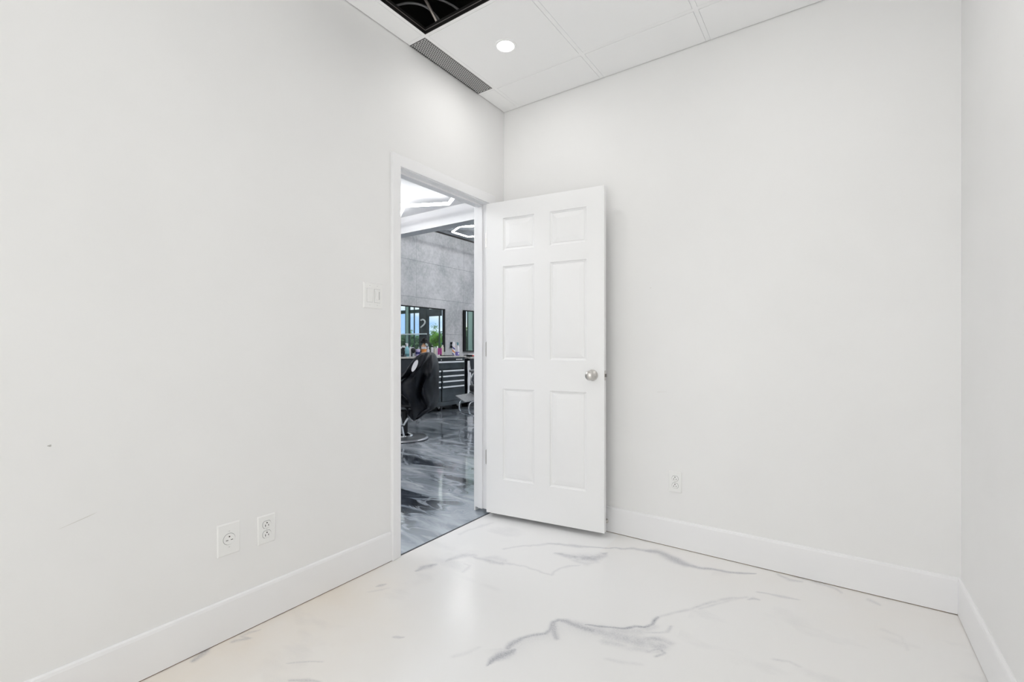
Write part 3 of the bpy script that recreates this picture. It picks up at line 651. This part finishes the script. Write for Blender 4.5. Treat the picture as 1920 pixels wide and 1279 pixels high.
for k in range(6):
    a = R_(210.5-60*k); h2.append(Vector((c2.x+.39*math.cos(a), c2.y+.39*math.sin(a), hz)))
tube_ring('hexagon_light', 'glowing white hexagon light hung under the grey shop ceiling', h2, True, .010, SZ)
for ox, oy, w_ in ((1.5, 0, 'next to the visible one'), (3.0, 1.2, 'over the middle of the shop'), (.2, 2.0, 'near the shop window by the far wall'), (4.9, .4, 'behind the white room'), (1.7, 2.0, 'near the dark pillar')):
    tube_ring('hexagon_light', 'added unseen LED hexagon hung under the grey shop ceiling, '+w_, [p+Vector((ox, oy, 0)) for p in h2], True, .010, SZ)  # hexagons beyond the view, added to brighten the shop

# ---- storefront glazing at the north side (seen in the mirrors and in the floor)
MX = 2*(CW+.045)
def mir(px, py, y=NY):
    r = ray(px); d = y/r.y; return (MX - r.x*d, H-(py-CY)/FPX*d)
sf = thing('window_2', '', '', (0, NY, 0)); del sf['label'], sf['category']; sf['kind'] = 'structure'
m = MB(); xa = lambda p: mir(p, 600)[0]; zt = mir(755, 585.5)[1]; zr = mir(755, 627.5)[1]
cuts = [(761, 762.8), (767.3, 769.2), (777, 777.6)]
for a, b in cuts: m.box((xa(b), -.02, 0), (xa(a), .02, SZ))
m.box((xa(789), -.02, zt-.05), (3.5, .02, zt+.05)); m.box((xa(789), -.05, SZ-.06), (3.5, .05, SZ)); m.box((-4.9, -.05, 0), (3.5, .05, .12))
for x in (-.2, .9, 2.0, 3.1): m.box((x-.05, -.06, 0), (x+.05, .06, SZ))
m.box((xa(824.8), -.02, 0), (xa(824), .02, SZ-.5)); m.box((xa(880), -.02, 0), (xa(877), .02, SZ)); m.box((xa(889), -.02, 0), (xa(887.5), .02, SZ)); m.box((xa(871), -.02, 0), (xa(869), .02, SZ))
m.box((xa(858), -.02, 0), (xa(856), .02, SZ)); m.box((CW, -.05, zt+.35), (xa(803), .05, zt+.45)); m.box((CW, -.05, 0), (xa(803), .05, .12))
m.build('mullions', 'mullion', sf)
m = MB(); m.box((xa(767.3), -.03, 0), (xa(762.8), .03, SZ)); m.box((xa(887.5), -.03, 0), (xa(880), .03, SZ)); m.build('frosted_strip', mat('strip_green', (.30, .42, .38), .4).name, sf)
m = MB(); m.box((xa(803), -.06, 0), (xa(789), .05, SZ)); m.build('pillar', 'pillar_dark', sf)
m = MB(); m.box((xa(827), -.05, mir(810, 593)[1]), (xa(803), .05, mir(810, 580)[1])); m.build('header', 'pillar_dark', sf)
m = MB(); m.tube([(xa(806), -.12, zr), (3.4, -.12, zr)], .018, 8); m.build('handrail', 'alu', sf)
m = MB(); m.box((CW, -.004, .12), (3.5, .004, SZ-.06)); m.build('window_pane', 'tinted_glass', sf)
# curved white sign stroke on the pillar
q = [mir(a, b, NY-.12) for a, b in ((789.5, 600.5), (793, 599.3), (796, 600.5), (797.4, 603.5), (796, 607.5), (793, 611), (789.5, 614))]
tag(MB().tube(curve_pts([(x, 0, z-mir(793, 606)[1]) for x, z in q], 6), .022, 8).build('curved_sign', 'shop_white', loc=(0, NY-.12, mir(793, 606)[1]), smooth=40), 'white curved sign stroke reflected in the left mirror', 'sign')

# ---- outside: ground, trees
struct(MB().box((-30, NY+.1, -.25), (30, 60, -.15)).build('ground', 'asphalt'))
struct(MB().box((-30, 24, -.15), (30, 60, -.10)).build('ground', 'lawn'))
def tree(x, y, h, rad, lm, label, seed):
    r = random.Random(seed); t = thing('tree', label, 'tree', (x, y, -.15), 0, 'trees outside the shop windows')
    m = MB(); m.tube([(0, 0, 0), (.05, 0, h*.3), (0, .05, h*.6)], [.09, .07, .04], 8)
    for k in range(6):
        a = k*1.05; m.tube([(0, 0, h*(.3+.05*k)), (math.cos(a)*rad*.55, math.sin(a)*rad*.55, h*(.55+.05*k))], [.04, .015], 6)
    m.build('trunk', 'bark', t, smooth=50)
    m = MB(); c = [(r.gauss(0, rad*.38), r.gauss(0, rad*.38), h*.60+r.gauss(0, h*.13)) for _ in range(26)]
    for _ in range(2600):
        q = r.choice(c); s = rad*.34; p = Vector((q[0]+r.gauss(0, s*.6), q[1]+r.gauss(0, s*.6), q[2]+r.gauss(0, s*.55)))
        a = Vector((r.gauss(0, 1), r.gauss(0, 1), r.gauss(0, 1))).normalized(); b = a.orthogonal().normalized(); L = rad*.10*r.uniform(.6, 1.3)
        vs_ = [m.bm.verts.new(p+u) for u in (a*L, b*L*.45, -a*L, -b*L*.45)]; m.bm.faces.new(vs_)
    m.build('foliage', lm, t)
def mtree(px, top, y, rad, lm, label, seed):
    x, z = mir(px, top, y); tree(x, y, z+.15, rad, lm, label, seed)
mtree(817, 606, 26.5, .62, 'leaf_green', 'bright green leafy tree reflected at the right of the left mirror', 1)
mtree(783, 617, 38, .65, 'leaf_dark', 'dark green tree reflected near the middle of the left mirror', 2)
mtree(772, 612, 44, .55, 'leaf_green', 'slim green tree reflected left of centre in the left mirror', 5)
mtree(753, 622, 40, .90, 'leaf_dark', 'low dark tree reflected at the far left of the left mirror', 3)
mtree(875, 604, 34, .70, 'leaf_green', 'green tree reflected in the right mirror', 4)

m = MB(); r = random.Random(9); xA, xB = mir(897, 640, 29)[0], mir(745, 640, 29)[0]
for _ in range(9000):
    u = r.random(); x = xA+(xB-xA)*u; top = 2.0+.35*math.sin(x*1.7)+.25*math.sin(x*4.1+1); p = Vector((x, 29+r.gauss(0, .45), -.1+(top)*r.random()**.6)); a = Vector((r.gauss(0, 1), r.gauss(0, 1), r.gauss(0, 1))).normalized(); b_ = a.orthogonal().normalized(); L = .11*r.uniform(.6, 1.5)
    m.bm.faces.new([m.bm.verts.new(p+u_) for u_ in (a*L, b_*L*.6, -a*L, -b_*L*.6)])
m.box((xA, 28.8, -.12), (xB, 29.2, 1.5))
tag(m.build('hedge', 'leaf_dark'), 'long dark green hedge outside, reflected low in both mirrors', 'hedge')
# ---- mirrors
def mirror(y0, y1, z0, z1, label, wl, wr):
    t = thing('wall_mirror', label, 'mirror', (CW, y0, z0), 0, 'wall mirrors over the work counter')
    m = MB(); D = .045; m.box((0, 0, 0), (D, wl, z1-z0), .002); m.box((0, y1-y0-wr, 0), (D, y1-y0, z1-z0), .002); m.box((0, wl, 0), (D, y1-y0-wr, .022), .002); m.box((0, wl, z1-z0-.022), (D, y1-y0-wr, z1-z0), .002)
    m.build('mirror_frame', 'frame_black', t); MB().box((0, wl, .022), (.040, y1-y0-wr, z1-z0-.022)).build('mirror_pane', 'mirror_glass', t)
mirror(5.15, 6.525, 1.02, 1.826, 'black framed wall mirror above the counter, showing sky and a green tree', .05, .070)
mirror(7.075, 8.42, 1.02, 1.845, 'black framed wall mirror half hidden by the right side of the doorway', .055, .06)

# ---- counter, tool chest, cabinets
TF = -5.57; CT = .955
def px_y(px, x=TF): return onx(px, 700, x).y
t = tag(MB().box((CW+.003, 4.2, CT-.028), (TF+.015, 6.545, CT), .004).build('countertop', 'worktop'), 'pale grey worktop running over the tool chest and black cabinet', 'worktop')
ch = thing('tool_chest', 'black steel tool chest with long silver drawer handles', 'tool chest', (TF, 5.36, 0))
y1 = 6.52-5.36; b = lambda y: y-5.36
MB().box((-.50, 0, .125), (-.016, y1, CT-.030), .004).build('chest_body', 'chest_steel', ch)
m = MB(); m.box((-.018, 0, .125), (0, .022, CT-.030)); m.box((-.018, y1-.05, .125), (0, y1, CT-.030)); m.box((-.018, 0, CT-.045), (0, y1, CT-.030)); m.box((-.018, .022, .095), (.002, y1, .165)); m.build('front_rail', 'chest_steel', ch)
MB().box((-.018, .022, .875), (.002, y1-.05, .908), .003).build('top_strip', 'chest_black', ch)
lk = onx(827, 673, TF); MB().lathe([(.011, 0), (.011, .006), (.008, .008)], (.002, lk.y-5.36, .889), 16, 'X').build('key_lock', 'alu', ch)
m = MB(); q0 = onx(855, 673, TF).y-5.36; q1 = onx(867, 673, TF).y-5.36; s = (q1-q0)/5.4
for k in range(5): m.box((.002, q0+k*s*1.1, .882), (.0035, q0+k*s*1.1+s*.85, .900))
m.build('badge', 'plastic_white', ch)
def drawer(ya, yb, za, zb, hz, par=ch):
    d = MB().box((-.016, ya, za), (.004, yb, zb), .003).build('drawer', 'chest_steel', par)
    m = MB(); m.rings([[Vector((x, yy, z+hz)) for x, z in ((.003, .011), (.016, .013), (.021, .004), (.019, -.012), (.014, -.013), (.015, .002), (.003, .004))] for yy in (ya+.006, yb-.006)]); m.build('drawer_handle', 'alu', d)
yr1 = onx(869.3, 700, TF).y-5.36; yd0 = onx(826, 700, TF).y-5.36; yd1 = onx(829, 700, TF).y-5.36
drawer(.024, yr1, .735, .870, .848)
hs = [.694, .602, .510, .415]
for k, z in enumerate(hs):
    zb = z+.018; za = (hs[k+1]+.024) if k < 3 else .385
    drawer(yd1, yr1, za, zb, z); drawer(.024, yd0, za, zb, z)
MB().box((-.016, yd1, .170), (.004, yr1, .380), .003).build('bottom_drawer', 'chest_steel', ch); MB().box((-.016, .024, .170), (.004, yd0, .380), .003).build('bottom_drawer', 'chest_steel', ch)
MB().box((-.30, .03, .012), (-.28, y1-.03, .13)).build('under_chest_shade', 'chest_black', ch)  # black board added to stand for the shade under the chest
for x in (-.06, -.44):
    for y in (.10, .56, y1-.10):
        c_ = MB().lathe([(.052, -.016), (.058, -.010), (.058, .010), (.052, .016)], (x, y, .058), 20, 'Y').build('caster', 'chest_black', ch, smooth=40)
        MB().box((x-.03, y-.022, .058), (x+.03, y+.022, .126)).lathe([(.015, -.024), (.015, .024)], (x, y, .058), 12, 'Y').build('caster_bracket', 'alu', c_)
cb = thing('cabinet', 'black cabinet under the worktop left of the draped chair', 'cabinet', (TF, 4.22, 0))
MB().box((-.50, 0, .08), (-.03, 1.12, CT-.030), .004).build('cabinet_body', 'cabinet_black', cb)
MB().box((-.03, .01, .69), (-.008, 1.11, .915), .003).build('cabinet_drawer', 'cabinet_black', cb)
MB().box((-.03, .01, .10), (-.010, .555, .62), .003).build('cabinet_door', 'cabinet_black', cb); MB().box((-.03, .565, .10), (-.010, 1.11, .62), .003).build('cabinet_door', 'cabinet_black', cb)
MB().box((-.028, .0, .635), (.012, 1.12, .680), .005).build('drawer_rail', 'vinyl_grey', cb)
MB().box((-.48, .02, 0), (-.06, 1.10, .085)).build('plinth', 'cabinet_black', cb)
cb = thing('cabinet', 'black cabinet behind the right hand chair', 'cabinet', (TF-.02, 6.66, 0))
MB().box((-.48, .02, .06), (-.02, 1.85, .895), .004).build('cabinet_body', 'cabinet_black', cb); MB().box((-.49, 0, .895), (.0, 1.87, .925), .004).build('cabinet_top', 'worktop', cb); MB().box((-.46, .04, 0), (-.06, 1.83, .065)).build('plinth', 'cabinet_black', cb)
for k in range(3): MB().box((-.02, .03+k*.606, .08), (0, .62+k*.606, .885), .003).build('cabinet_door', 'cabinet_black', cb)
# white towel hanging between the chest and the right hand cabinet
m = MB(); rs = []
for i in range(19):
    z = .86-.70*i/18; w = .030+.045*min(1, i/14); rs.append([Vector((.006*math.sin(j*1.3+i*.2)+.004*math.cos(i), -.035+2*w*j/8, z)) for j in range(9)] + [Vector((.012+.006*math.sin(j*1.3+i*.2), -.035+2*w*j/8, z)) for j in range(8, -1, -1)])
m.rings(rs); tag(m.build('towel', mat('towel_white', (.80, .80, .82), .9).name, loc=(TF+.022, 6.60, 0), smooth=60), 'white towel hanging beside the right end of the tool chest', 'towel')

# ---- things on the counter
def cpt(px, x=-5.80): return onx(px, 665, x)
def hgt(px, rows, x=-5.80): return rows/FPX*(x/ray(px).x)
def bottle(name, label, px, x, w_px, top, body, cap, shape='round', group='bottles and jars on the counter', band=None, cat='bottle'):
    """w_px: width in photo columns, top: row of its top"""
    p = onx(px, top, x); r = hgt(px, w_px, x)/2; h = p.z-CT; t = thing(name, label, cat, (p.x, p.y, CT), 0, group)
    if shape == 'round': pr = [(r*.9, 0), (r, .01), (r, h*.60), (r*.92, h*.66), (r*.45, h*.76), (r*.38, h*.80)]; cp = [(r*.44, h*.79), (r*.44, h*.95), (r*.36, h)]
    elif shape == 'tall': pr = [(r*.95, 0), (r, .01), (r, h*.76), (r*.85, h*.83), (r*.5, h*.91)]; cp = [(r*.45, h*.90), (r*.45, h*.98), (r*.36, h)]
    elif shape == 'jar': pr = [(r*.95, 0), (r, .006), (r, h*.70), (r*.9, h*.74)]; cp = [(r*1.02, h*.72), (r*1.02, h*.96), (r*.95, h)]
    elif shape == 'tube': pr = [(r*.8, h*.16), (r, h*.22), (r, h*.5), (r*.95, h*.85), (r*.9, h)]; cp = [(r*.78, 0), (r*.8, h*.15), (r*.75, h*.18)]
    elif shape == 'spray': pr = [(r*.95, 0), (r, .01), (r, h*.52), (r*.85, h*.62), (r*.35, h*.74), (r*.32, h*.78)]; cp = [(r*.38, h*.76), (r*.38, h*.84), (r*.2, h*.86)]
    elif shape == 'slim': pr = [(r*.95, 0), (r, .006), (r, h*.80), (r*.6, h*.84)]; cp = [(r*.62, h*.83), (r*.62, h*.98), (r*.5, h)]
    MB().lathe(pr, n=20).build('bottle_body', body, t, smooth=40)
    cc = MB().lathe(cp, n=16)
    if shape == 'spray':
        cc.box((-r*.35, -r*.30, h*.85), (r*.35, r*.30, h*.97), r*.1); cc.box((-r*.18, -r*1.0, h*.90), (r*.18, -r*.25, h*.97), r*.06); cc.box((-r*.1, -r*.75, h*.76), (r*.1, -r*.55, h*.92), r*.04)
    cc.build('bottle_cap', cap, t, smooth=40)
    if band: MB().lathe([(r*1.01, h*band[1]), (r*1.01, h*band[2])], n=20, cap=False).build('label_band', band[0], t, smooth=40)
    return t
bottle('spray_bottle', 'aqua blue spray bottle on the counter at the left of the doorway', 763.5, -5.78, 8.5, 643, 'aqua', 'label_white', 'spray', band=('teal', .04, .20))
bottle('shampoo_bottle', 'clear pale bottle beside the aqua spray bottle', 768.8, -5.74, 3.2, 650, 'label_white', 'label_white', 'slim')
bottle('hair_product_jar', 'lilac and white jar with a navy band', 783.5, -5.76, 8.5, 655, 'lilac', 'lilac', 'jar', band=('navy', .30, .62), cat='jar')
pb = bottle('lotion_bottle', 'peach lotion bottle with white label behind the draped chair', 794.6, -5.70, 9.6, 643.5, 'peach', 'peach', 'tall', band=('label_white', .56, .72))
r_ = hgt(794.6, 9.6, -5.7)/2*1.02; h_ = onx(794.6, 643.5, -5.7).z-CT; MB().lathe([(r_, h_*.34), (r_, h_*.55)], n=20, cap=False).build('label_band', 'orange', pb)
bottle('lotion_bottle', 'short white bottle just right of the peach bottle', 802.8, -5.78, 5.5, 650, 'label_white', 'label_white', 'round')
bottle('lotion_bottle', 'white bottle with black cap right of the draped chair top', 810.2, -5.82, 5, 648, 'label_white', 'frame_black', 'slim')
bottle('lotion_bottle', 'cream bottle standing under the mirror edge left of the pink tubes', 815.6, -5.86, 5, 650, 'cream', 'clear_grey', 'slim')
bottle('lotion_bottle', 'pale bottle directly behind the pink tubes', 820.0, -5.90, 4, 649, 'label_white', 'label_white', 'slim')
bottle('product_tube', 'left one of two magenta tubes standing on white caps', 822.6, -5.72, 3.6, 652.5, 'magenta', 'label_white', 'tube', cat='tube')
bottle('product_tube', 'right one of two magenta tubes, darker, standing on its cap', 826.6, -5.72, 3.6, 652.5, 'magenta', 'frame_black', 'tube', cat='tube')
bottle('lotion_bottle', 'tall cream bottle at the lower right corner of the left mirror', 829.8, -5.93, 4.4, 647, 'cream', 'cream', 'slim')
# black peaked cap resting on the bottles
p = onx(796.5, 641.5, -5.70); s = hgt(796, 1, -5.70); cp = thing('black_cap', 'black brimmed hat standing above the peach bottle', 'cap', (p.x, p.y, p.z-s*3), YAW, None)
m = MB(); rs = []
for u, z in ((3.2, 3.0), (5.0, 3.6), (6.0, 5.0), (4.9, 7.6), (2.9, 10.2), (.2, 11.2)): rs.append([Vector((s*u*math.cos(b_)-s*.5, s*u*math.sin(b_), s*z)) for b_ in [2*PI*j/24 for j in range(24)]])
m.rings(rs); m.build('cap_crown', 'frame_black', cp, smooth=60)
m = MB(); rs = []
for k, (u, z) in enumerate(((5.0, 6.2), (8.0, 4.4), (11.0, 2.2), (12.0, .8), (11.0, 1.0), (8.0, 3.0), (5.0, 4.4))):
    rs.append([Vector((s*u*math.cos(b_)*(1.0 if math.cos(b_) > 0 else .86), s*u*.8*math.sin(b_), s*(z-(1.2 if math.cos(b_) > .5 else 0)+(1.2 if math.cos(b_) < -.5 else 0)))) for b_ in [2*PI*j/32 for j in range(32)]])
m.rings(rs, cap=False); m.build('cap_peak', 'frame_black', cp, smooth=60)
# clippers and brushes
def clipper(px, x, top, label, colr='chest_black'):
    p = onx(px, top, x); h = p.z-CT; t = thing('hair_clipper', label, 'hair clipper', (p.x, p.y, CT), .3, 'clippers on the counter')
    MB().box((-.035, -.034, 0), (.035, .034, .03), .008).build('charging_base', 'cabinet_black', t)
    MB().rings([[Vector((w_*math.cos(a), w_*.8*math.sin(a), z)) for a in [2*PI*k/14 for k in range(14)]] for w_, z in ((.018, .025), (.024, h*.35), (.020, h*.6), (.024, h*.82))]).build('clipper_body', colr, t, smooth=40)
    MB().box((-.022, -.014, h*.80), (.022, .014, h*.93), .003).box((-.024, -.006, h*.92), (.024, .006, h)).build('clipper_blade', 'alu', t)
clipper(751.2, -5.86, 650, 'black clipper in its stand at the left edge of the doorway view')
clipper(756.4, -5.70, 648, 'black clipper with silver head left of the aqua spray bottle')
clipper(772.8, -5.80, 651, 'dark clipper standing right of the aqua spray bottle', 'vinyl_grey')
p = onx(775, 658, -5.72); t = thing('round_brush', 'dark round neck brush between spray bottle and lilac jar', 'brush', (p.x, p.y, CT))
MB().lathe([(.018, 0), (.020, .01), (.012, .04), (.014, .06)], n=16).build('brush_handle', 'clear_grey', t, smooth=40); MB().lathe([(.015, .055), (.034, .085), (.040, .115), (.030, .135), (.001, .145)], n=22).build('bristles', 'chest_black', t, smooth=40)
# wall socket with two plugs, striped barber pole, spray bottle, small box, tray, hot iron
p = onx(845.3, 647, CW); t = thing('wall_socket', 'white wall socket with two black plugs between the mirrors', 'socket', (CW, p.y, p.z)); sp_ = hgt(845, 1, CW)
MB().box((0, -.045, -.062), (.008, .045, .062), .003).build('socket_plate', 'clear_grey', t)
for z in (.032, -.032): MB().box((.008, -.028, z-.024), (.058, .034, z+.024), .006).build('plug', 'frame_black', t)
p = onx(850.5, 668, -5.72); top = onx(850.5, 641, -5.72).z-CT; t = thing('barber_pole', 'small barber pole striped orange, navy and white on the counter', 'barber pole', (p.x, p.y, CT)); r = hgt(850, 5.2, -5.72)/2; n = 24; rs = []
for i in range(25): rs.append([Vector((r*1.05*math.cos(2*PI*j/n), r*1.05*math.sin(2*PI*j/n), .012+(top*.66)*i/24)) for j in range(n)])
MB().rings(rs, mi=lambda i, j: (0, 1, 0, 2)[int(((j+i*1.4) % n)/6)]).build('striped_cylinder', ['label_white', 'stripe_orange', 'navy'], t, smooth=40)
MB().lathe([(r*1.25, 0), (r*1.25, .012), (r*1.05, .016)], n=24).build('pole_base', 'label_white', t, smooth=40); MB().lathe([(r*1.1, top*.69), (r*1.15, top*.72), (r*.9, top*.9), (r*.5, top), (.001, top*1.01)], n=24).build('pole_top', 'label_white', t, smooth=40)
bottle('spray_bottle', 'white spray bottle with teal trigger beside the barber pole', 858.6, -5.86, 5.5, 641.5, 'label_white', 'teal', 'spray')
p = onx(857.5, 668, -5.70); h_ = hgt(857, 7, -5.70); tag(MB().box((-.03, -hgt(857, 2.4, -5.7), 0), (.03, hgt(857, 2.4, -5.7), h_), .002).box((.0302, -.015, h_*.3), (.031, .015, h_*.75), mi=1).build('small_box', ['violet', 'label_white'], loc=(p.x, p.y, CT)), 'small violet box in front of the teal spray bottle', 'box')
a = onx(829, 667, -5.66).y; b_ = onx(847, 667, -5.66).y; tag(MB().box((-.05, -(b_-a)/2, 0), (.05, (b_-a)/2, .010), .003).box((-.045, -(b_-a)/2+.005, .010), (.045, (b_-a)/2-.005, .013), mi=1).build('tool_tray', ['frame_black', 'chest_black'], loc=(-5.64, (a+b_)/2, CT)), 'thin black tray lying on the worktop beside the barber pole', 'tray')
p = onx(878.5, 667, -5.76); t = thing('hair_trimmer', 'black and red trimmer lying on the right hand cabinet', 'hair trimmer', (p.x, p.y, .925), .9)
MB().tube([(-.09, 0, .02), (-.02, 0, .022), (.07, 0, .02)], [.016, .020, .017], 12).build('trimmer_body', 'frame_black', t, smooth=40); MB().tube([(.068, 0, .02), (.11, 0, .02)], [.016, .012], 12).build('trimmer_grip', 'red', t, smooth=40)
a = onx(880.2, 668, TF+.004); cable_ = MB().tube(curve_pts([(-.16, -.02, .93+.012), (-.03, 0, .93+.010), (.018, .01, .915), (.022, .005, .84), (.024, .03, .78), (.024, .01, .75)], 6), .0035, 6); pc = cable_.build('power_cord', 'frame_black', smooth=40); bpy.context.view_layer.update(); pc.parent = t; pc.matrix_parent_inverse = t.matrix_world.inverted(); pc.location = (TF-.014, a.y, 0)
tag(MB().box((-.07, -.10, 0), (.07, .10, .055), .018, seg=3).build('folded_towel', 'towel_white', loc=(onx(888, 666, -5.80).x, onx(888, 666, -5.80).y, .925), smooth=60) , 'folded white towel on the right hand cabinet at the doorway edge', 'towel')

# ---- barber chairs (local x = to the right in the picture, the chair faces -x)
def barber_chair(loc, label, turn=0):
    t = thing('barber_chair', label, 'barber chair', loc, YAW+turn, 'barber chairs')
    MB().lathe([(.001, 0), (.272, 0), (.280, .006), (.276, .016), (.262, .024), (.10, .040), (.001, .042)], n=56).build('base_plate', 'base_grey', t, smooth=30)
    MB().lathe([(.258, .0262), (.266, .0245), (.277, .0175), (.281, .008)], n=56, cap=False).build('base_rim', 'rim_satin', t, smooth=60)
    MB().lathe([(.100, .036), (.096, .050), (.075, .062), (.046, .074), (.040, .078)], n=28).build('column_cover', 'chrome', t, smooth=35); MB().lathe([(.040, .07), (.040, .22), (.034, .222), (.034, .36)], n=28).build('column', 'vinyl_black', t, smooth=35)
    MB().box((-.20, -.16, .345), (.16, .16, .385), .01).build('seat_bracket', 'frame_black', t)
    m = MB(); m.box((-.30, -.25, .385), (.20, .25, .425), .012).build('seat_pan', 'vinyl_grey', t)
    m = MB(); m.box((-.31, -.24, .425), (.20, .24, .535), .04, seg=4).build('seat_cushion', 'vinyl_black', t, smooth=50)
    Mb = Matrix.Translation((.13, 0, .50)) @ Matrix.Rotation(R_(10), 4, 'Y')
    MB().box((-.05, -.23, 0), (.055, .21, .46), .045, M=Mb, seg=4).build('backrest', 'vinyl_black', t, smooth=50); MB().box((.056, -.20, .01), (.072, .20, .44), .008, M=Mb).build('back_shell', 'vinyl_grey', t)
    for s in (-1, 1):
        ar = MB().tube(curve_pts([(-.17, s*.285, .41), (-.235, s*.29, .50), (-.245, s*.29, .62), (-.20, s*.29, .715)], 6), .013, 10).tube(curve_pts([(-.245, s*.29, .60), (-.10, s*.29, .52), (.08, s*.28, .50), (.16, s*.26, .53)], 6), .010, 10).build('arm_frame', 'chrome', t, smooth=40)
        MB().box((-.27, s*.29-.03, .715), (.20, s*.29+.03, .760), .018, seg=3).build('armrest', 'vinyl_grey', t, smooth=50)
        MB().box((-.20, s*.285-.012, .42), (.20, s*.285+.012, .60), .01).build('side_panel', 'vinyl_black', t)
    f = MB()
    for s in (-.17, .17): f.tube(curve_pts([(-.24, s, .40), (-.36, s, .34), (-.47, s, .30), (-.50, s, .22), (-.47, s, .13), (-.40, s, .10), (-.26, s, .095), (-.16, s, .11)], 6), .011, 10)
    f.tube([(-.16, -.17, .11), (-.16, .17, .11)], .011, 8); f.tube([(-.47, -.20, .13), (-.47, .20, .13)], .016, 10)
    f = f.build('footrest_frame', 'chrome', t, smooth=40)
    Mf = Matrix.Translation((-.44, 0, .36)) @ Matrix.Rotation(R_(10), 4, 'X') @ Matrix.Rotation(R_(-6), 4, 'Y')
    MB().box((-.12, -.17, -.008), (.13, .17, .008), .003, M=Mf).build('footrest_plate', 'tread_plate', t)
    return t
d1 = 5.66; q = FW*d1 + RT*((759-CX)/FPX*d1); ch1 = barber_chair((q.x, q.y, 0), 'barber chair covered by a black cape, on a round grey base')
d2 = 7.15; q2 = FW*d2 + RT*((926-CX)/FPX*d2); ch2 = barber_chair((q2.x, q2.y, 0), 'barber chair with metal footrest, half hidden by the right side of the doorway', R_(30))
def chain():  # short ribbed release lever and slanting strut under the first chair
    s = FPX/d1; L = lambda px, py, dy=-.18: Vector(((px-759)/s, dy, H-(py-CY)/s))
    MB().tube([L(757.5, 774), L(760.2, 793)], .011, 10).tube([L(760.2, 795), L(763.5, 812)], .012, 10).build('strut', 'chrome', ch1, smooth=40)
    a, b = L(771, 780), L(763, 793); m = MB()
    for k in range(7): 
        p0 = a.lerp(b, k/7); p1 = a.lerp(b, (k+.7)/7); m.tube([p0, p1], .012, 8)
    m.tube([a, b], .008, 8); m.build('release_lever', 'alu', ch1)
chain()
# the cape: rings at falling heights, folded
s = FPX/d1
cape = thing('barber_cape', 'crumpled black barber cape draped over the left chair', 'cape', (q.x, q.y, 0), YAW)
prof = [(660.5, 799, 803), (661.5, 794, 812), (664, 789, 815.5), (668, 783, 817.5), (673, 778, 818.5), (680, 772.5, 819.5), (688, 767, 820.2), (695, 762, 820.6), (702, 752, 821), (709, 740, 821.3), (717, 731, 821.5), (725, 728, 821.5), (733, 732, 821), (741, 744, 821), (749, 753, 820.5), (756, 759, 819.5), (763, 763, 817), (769, 766, 806), (776, 769, 795), (781, 772, 788), (785, 775, 781)]
rs = []; NT = 72; CP = []
for i, (py, a, b) in enumerate(prof):
    cx = ((a+b)/2-759)/s; hw_ = (b-a)/2/s; hd = min(.375, .05+.046*i); z = H-(py-CY)/s
    if i > 14: hd = .375-.043*(i-14)
    row = []
    amp = min(1, i/5)
    for j in range(NT):
        th = 2*PI*j/NT; fold = 1 + amp*(.15*math.sin(9*th+.22*i) + .07*math.sin(17*th-.2*i+1)) * (abs(math.sin(th)))**.7
        x = cx+hw_*math.copysign(abs(math.cos(th))**.85, math.cos(th)); y = hd*math.copysign(abs(math.sin(th))**.8, math.sin(th))*fold
        zz = z + (.012*math.sin(5*th) if i > 14 else 0)
        row.append(Vector((x + .02*amp*math.sin(i*.9+6*th)*abs(math.sin(th)), y, zz)))
    rs.append(row); CP.append((cx, hw_, hd, z))
# tuck the hem under
hem = [Vector((p.x*.97+.03*CP[-1][0], p.y*.9, p.z+.05)) for p in rs[-1]]
m = MB(); m.rings(rs+[hem], cap=True); cl = m.build('cape_cloth', 'cape_black', cape, smooth=80)
# pale lining showing in the neck opening
lp = []
for k in range(20):
    a = 2*PI*k/20; u = 4.1*math.cos(a); v = 12*math.sin(a)
    X = 777.6+v*.42+u*.91; Y = 686.0-v*.91+u*.42
    lp.append((X, Y))
m = MB()
def front_y(px, py):
    y = -.2
    for _ in range(6):
        k = (d1+y)/FPX; x = (px-CX)*k-(759-CX)*d1/FPX; z = H-(py-CY)*k
        for i in range(len(CP)-1):
            if CP[i+1][3] <= z <= CP[i][3]:
                t_ = (CP[i][3]-z)/(CP[i][3]-CP[i+1][3]); c_, h_, dd_ = [CP[i][q_]*(1-t_)+CP[i+1][q_]*t_ for q_ in range(3)]
                co_ = min(.97, abs(x-c_)/h_)**(1/.85); y = -dd_*(1-co_**2)**.4*1.13-.012
    return x, y, z
front = [Vector(front_y(a, b)) for a, b in lp]; back = [p+Vector((0, .006, 0)) for p in front]
m.rings([front, back]); m.build('neck_opening', 'cape_lining', cape, smooth=40)
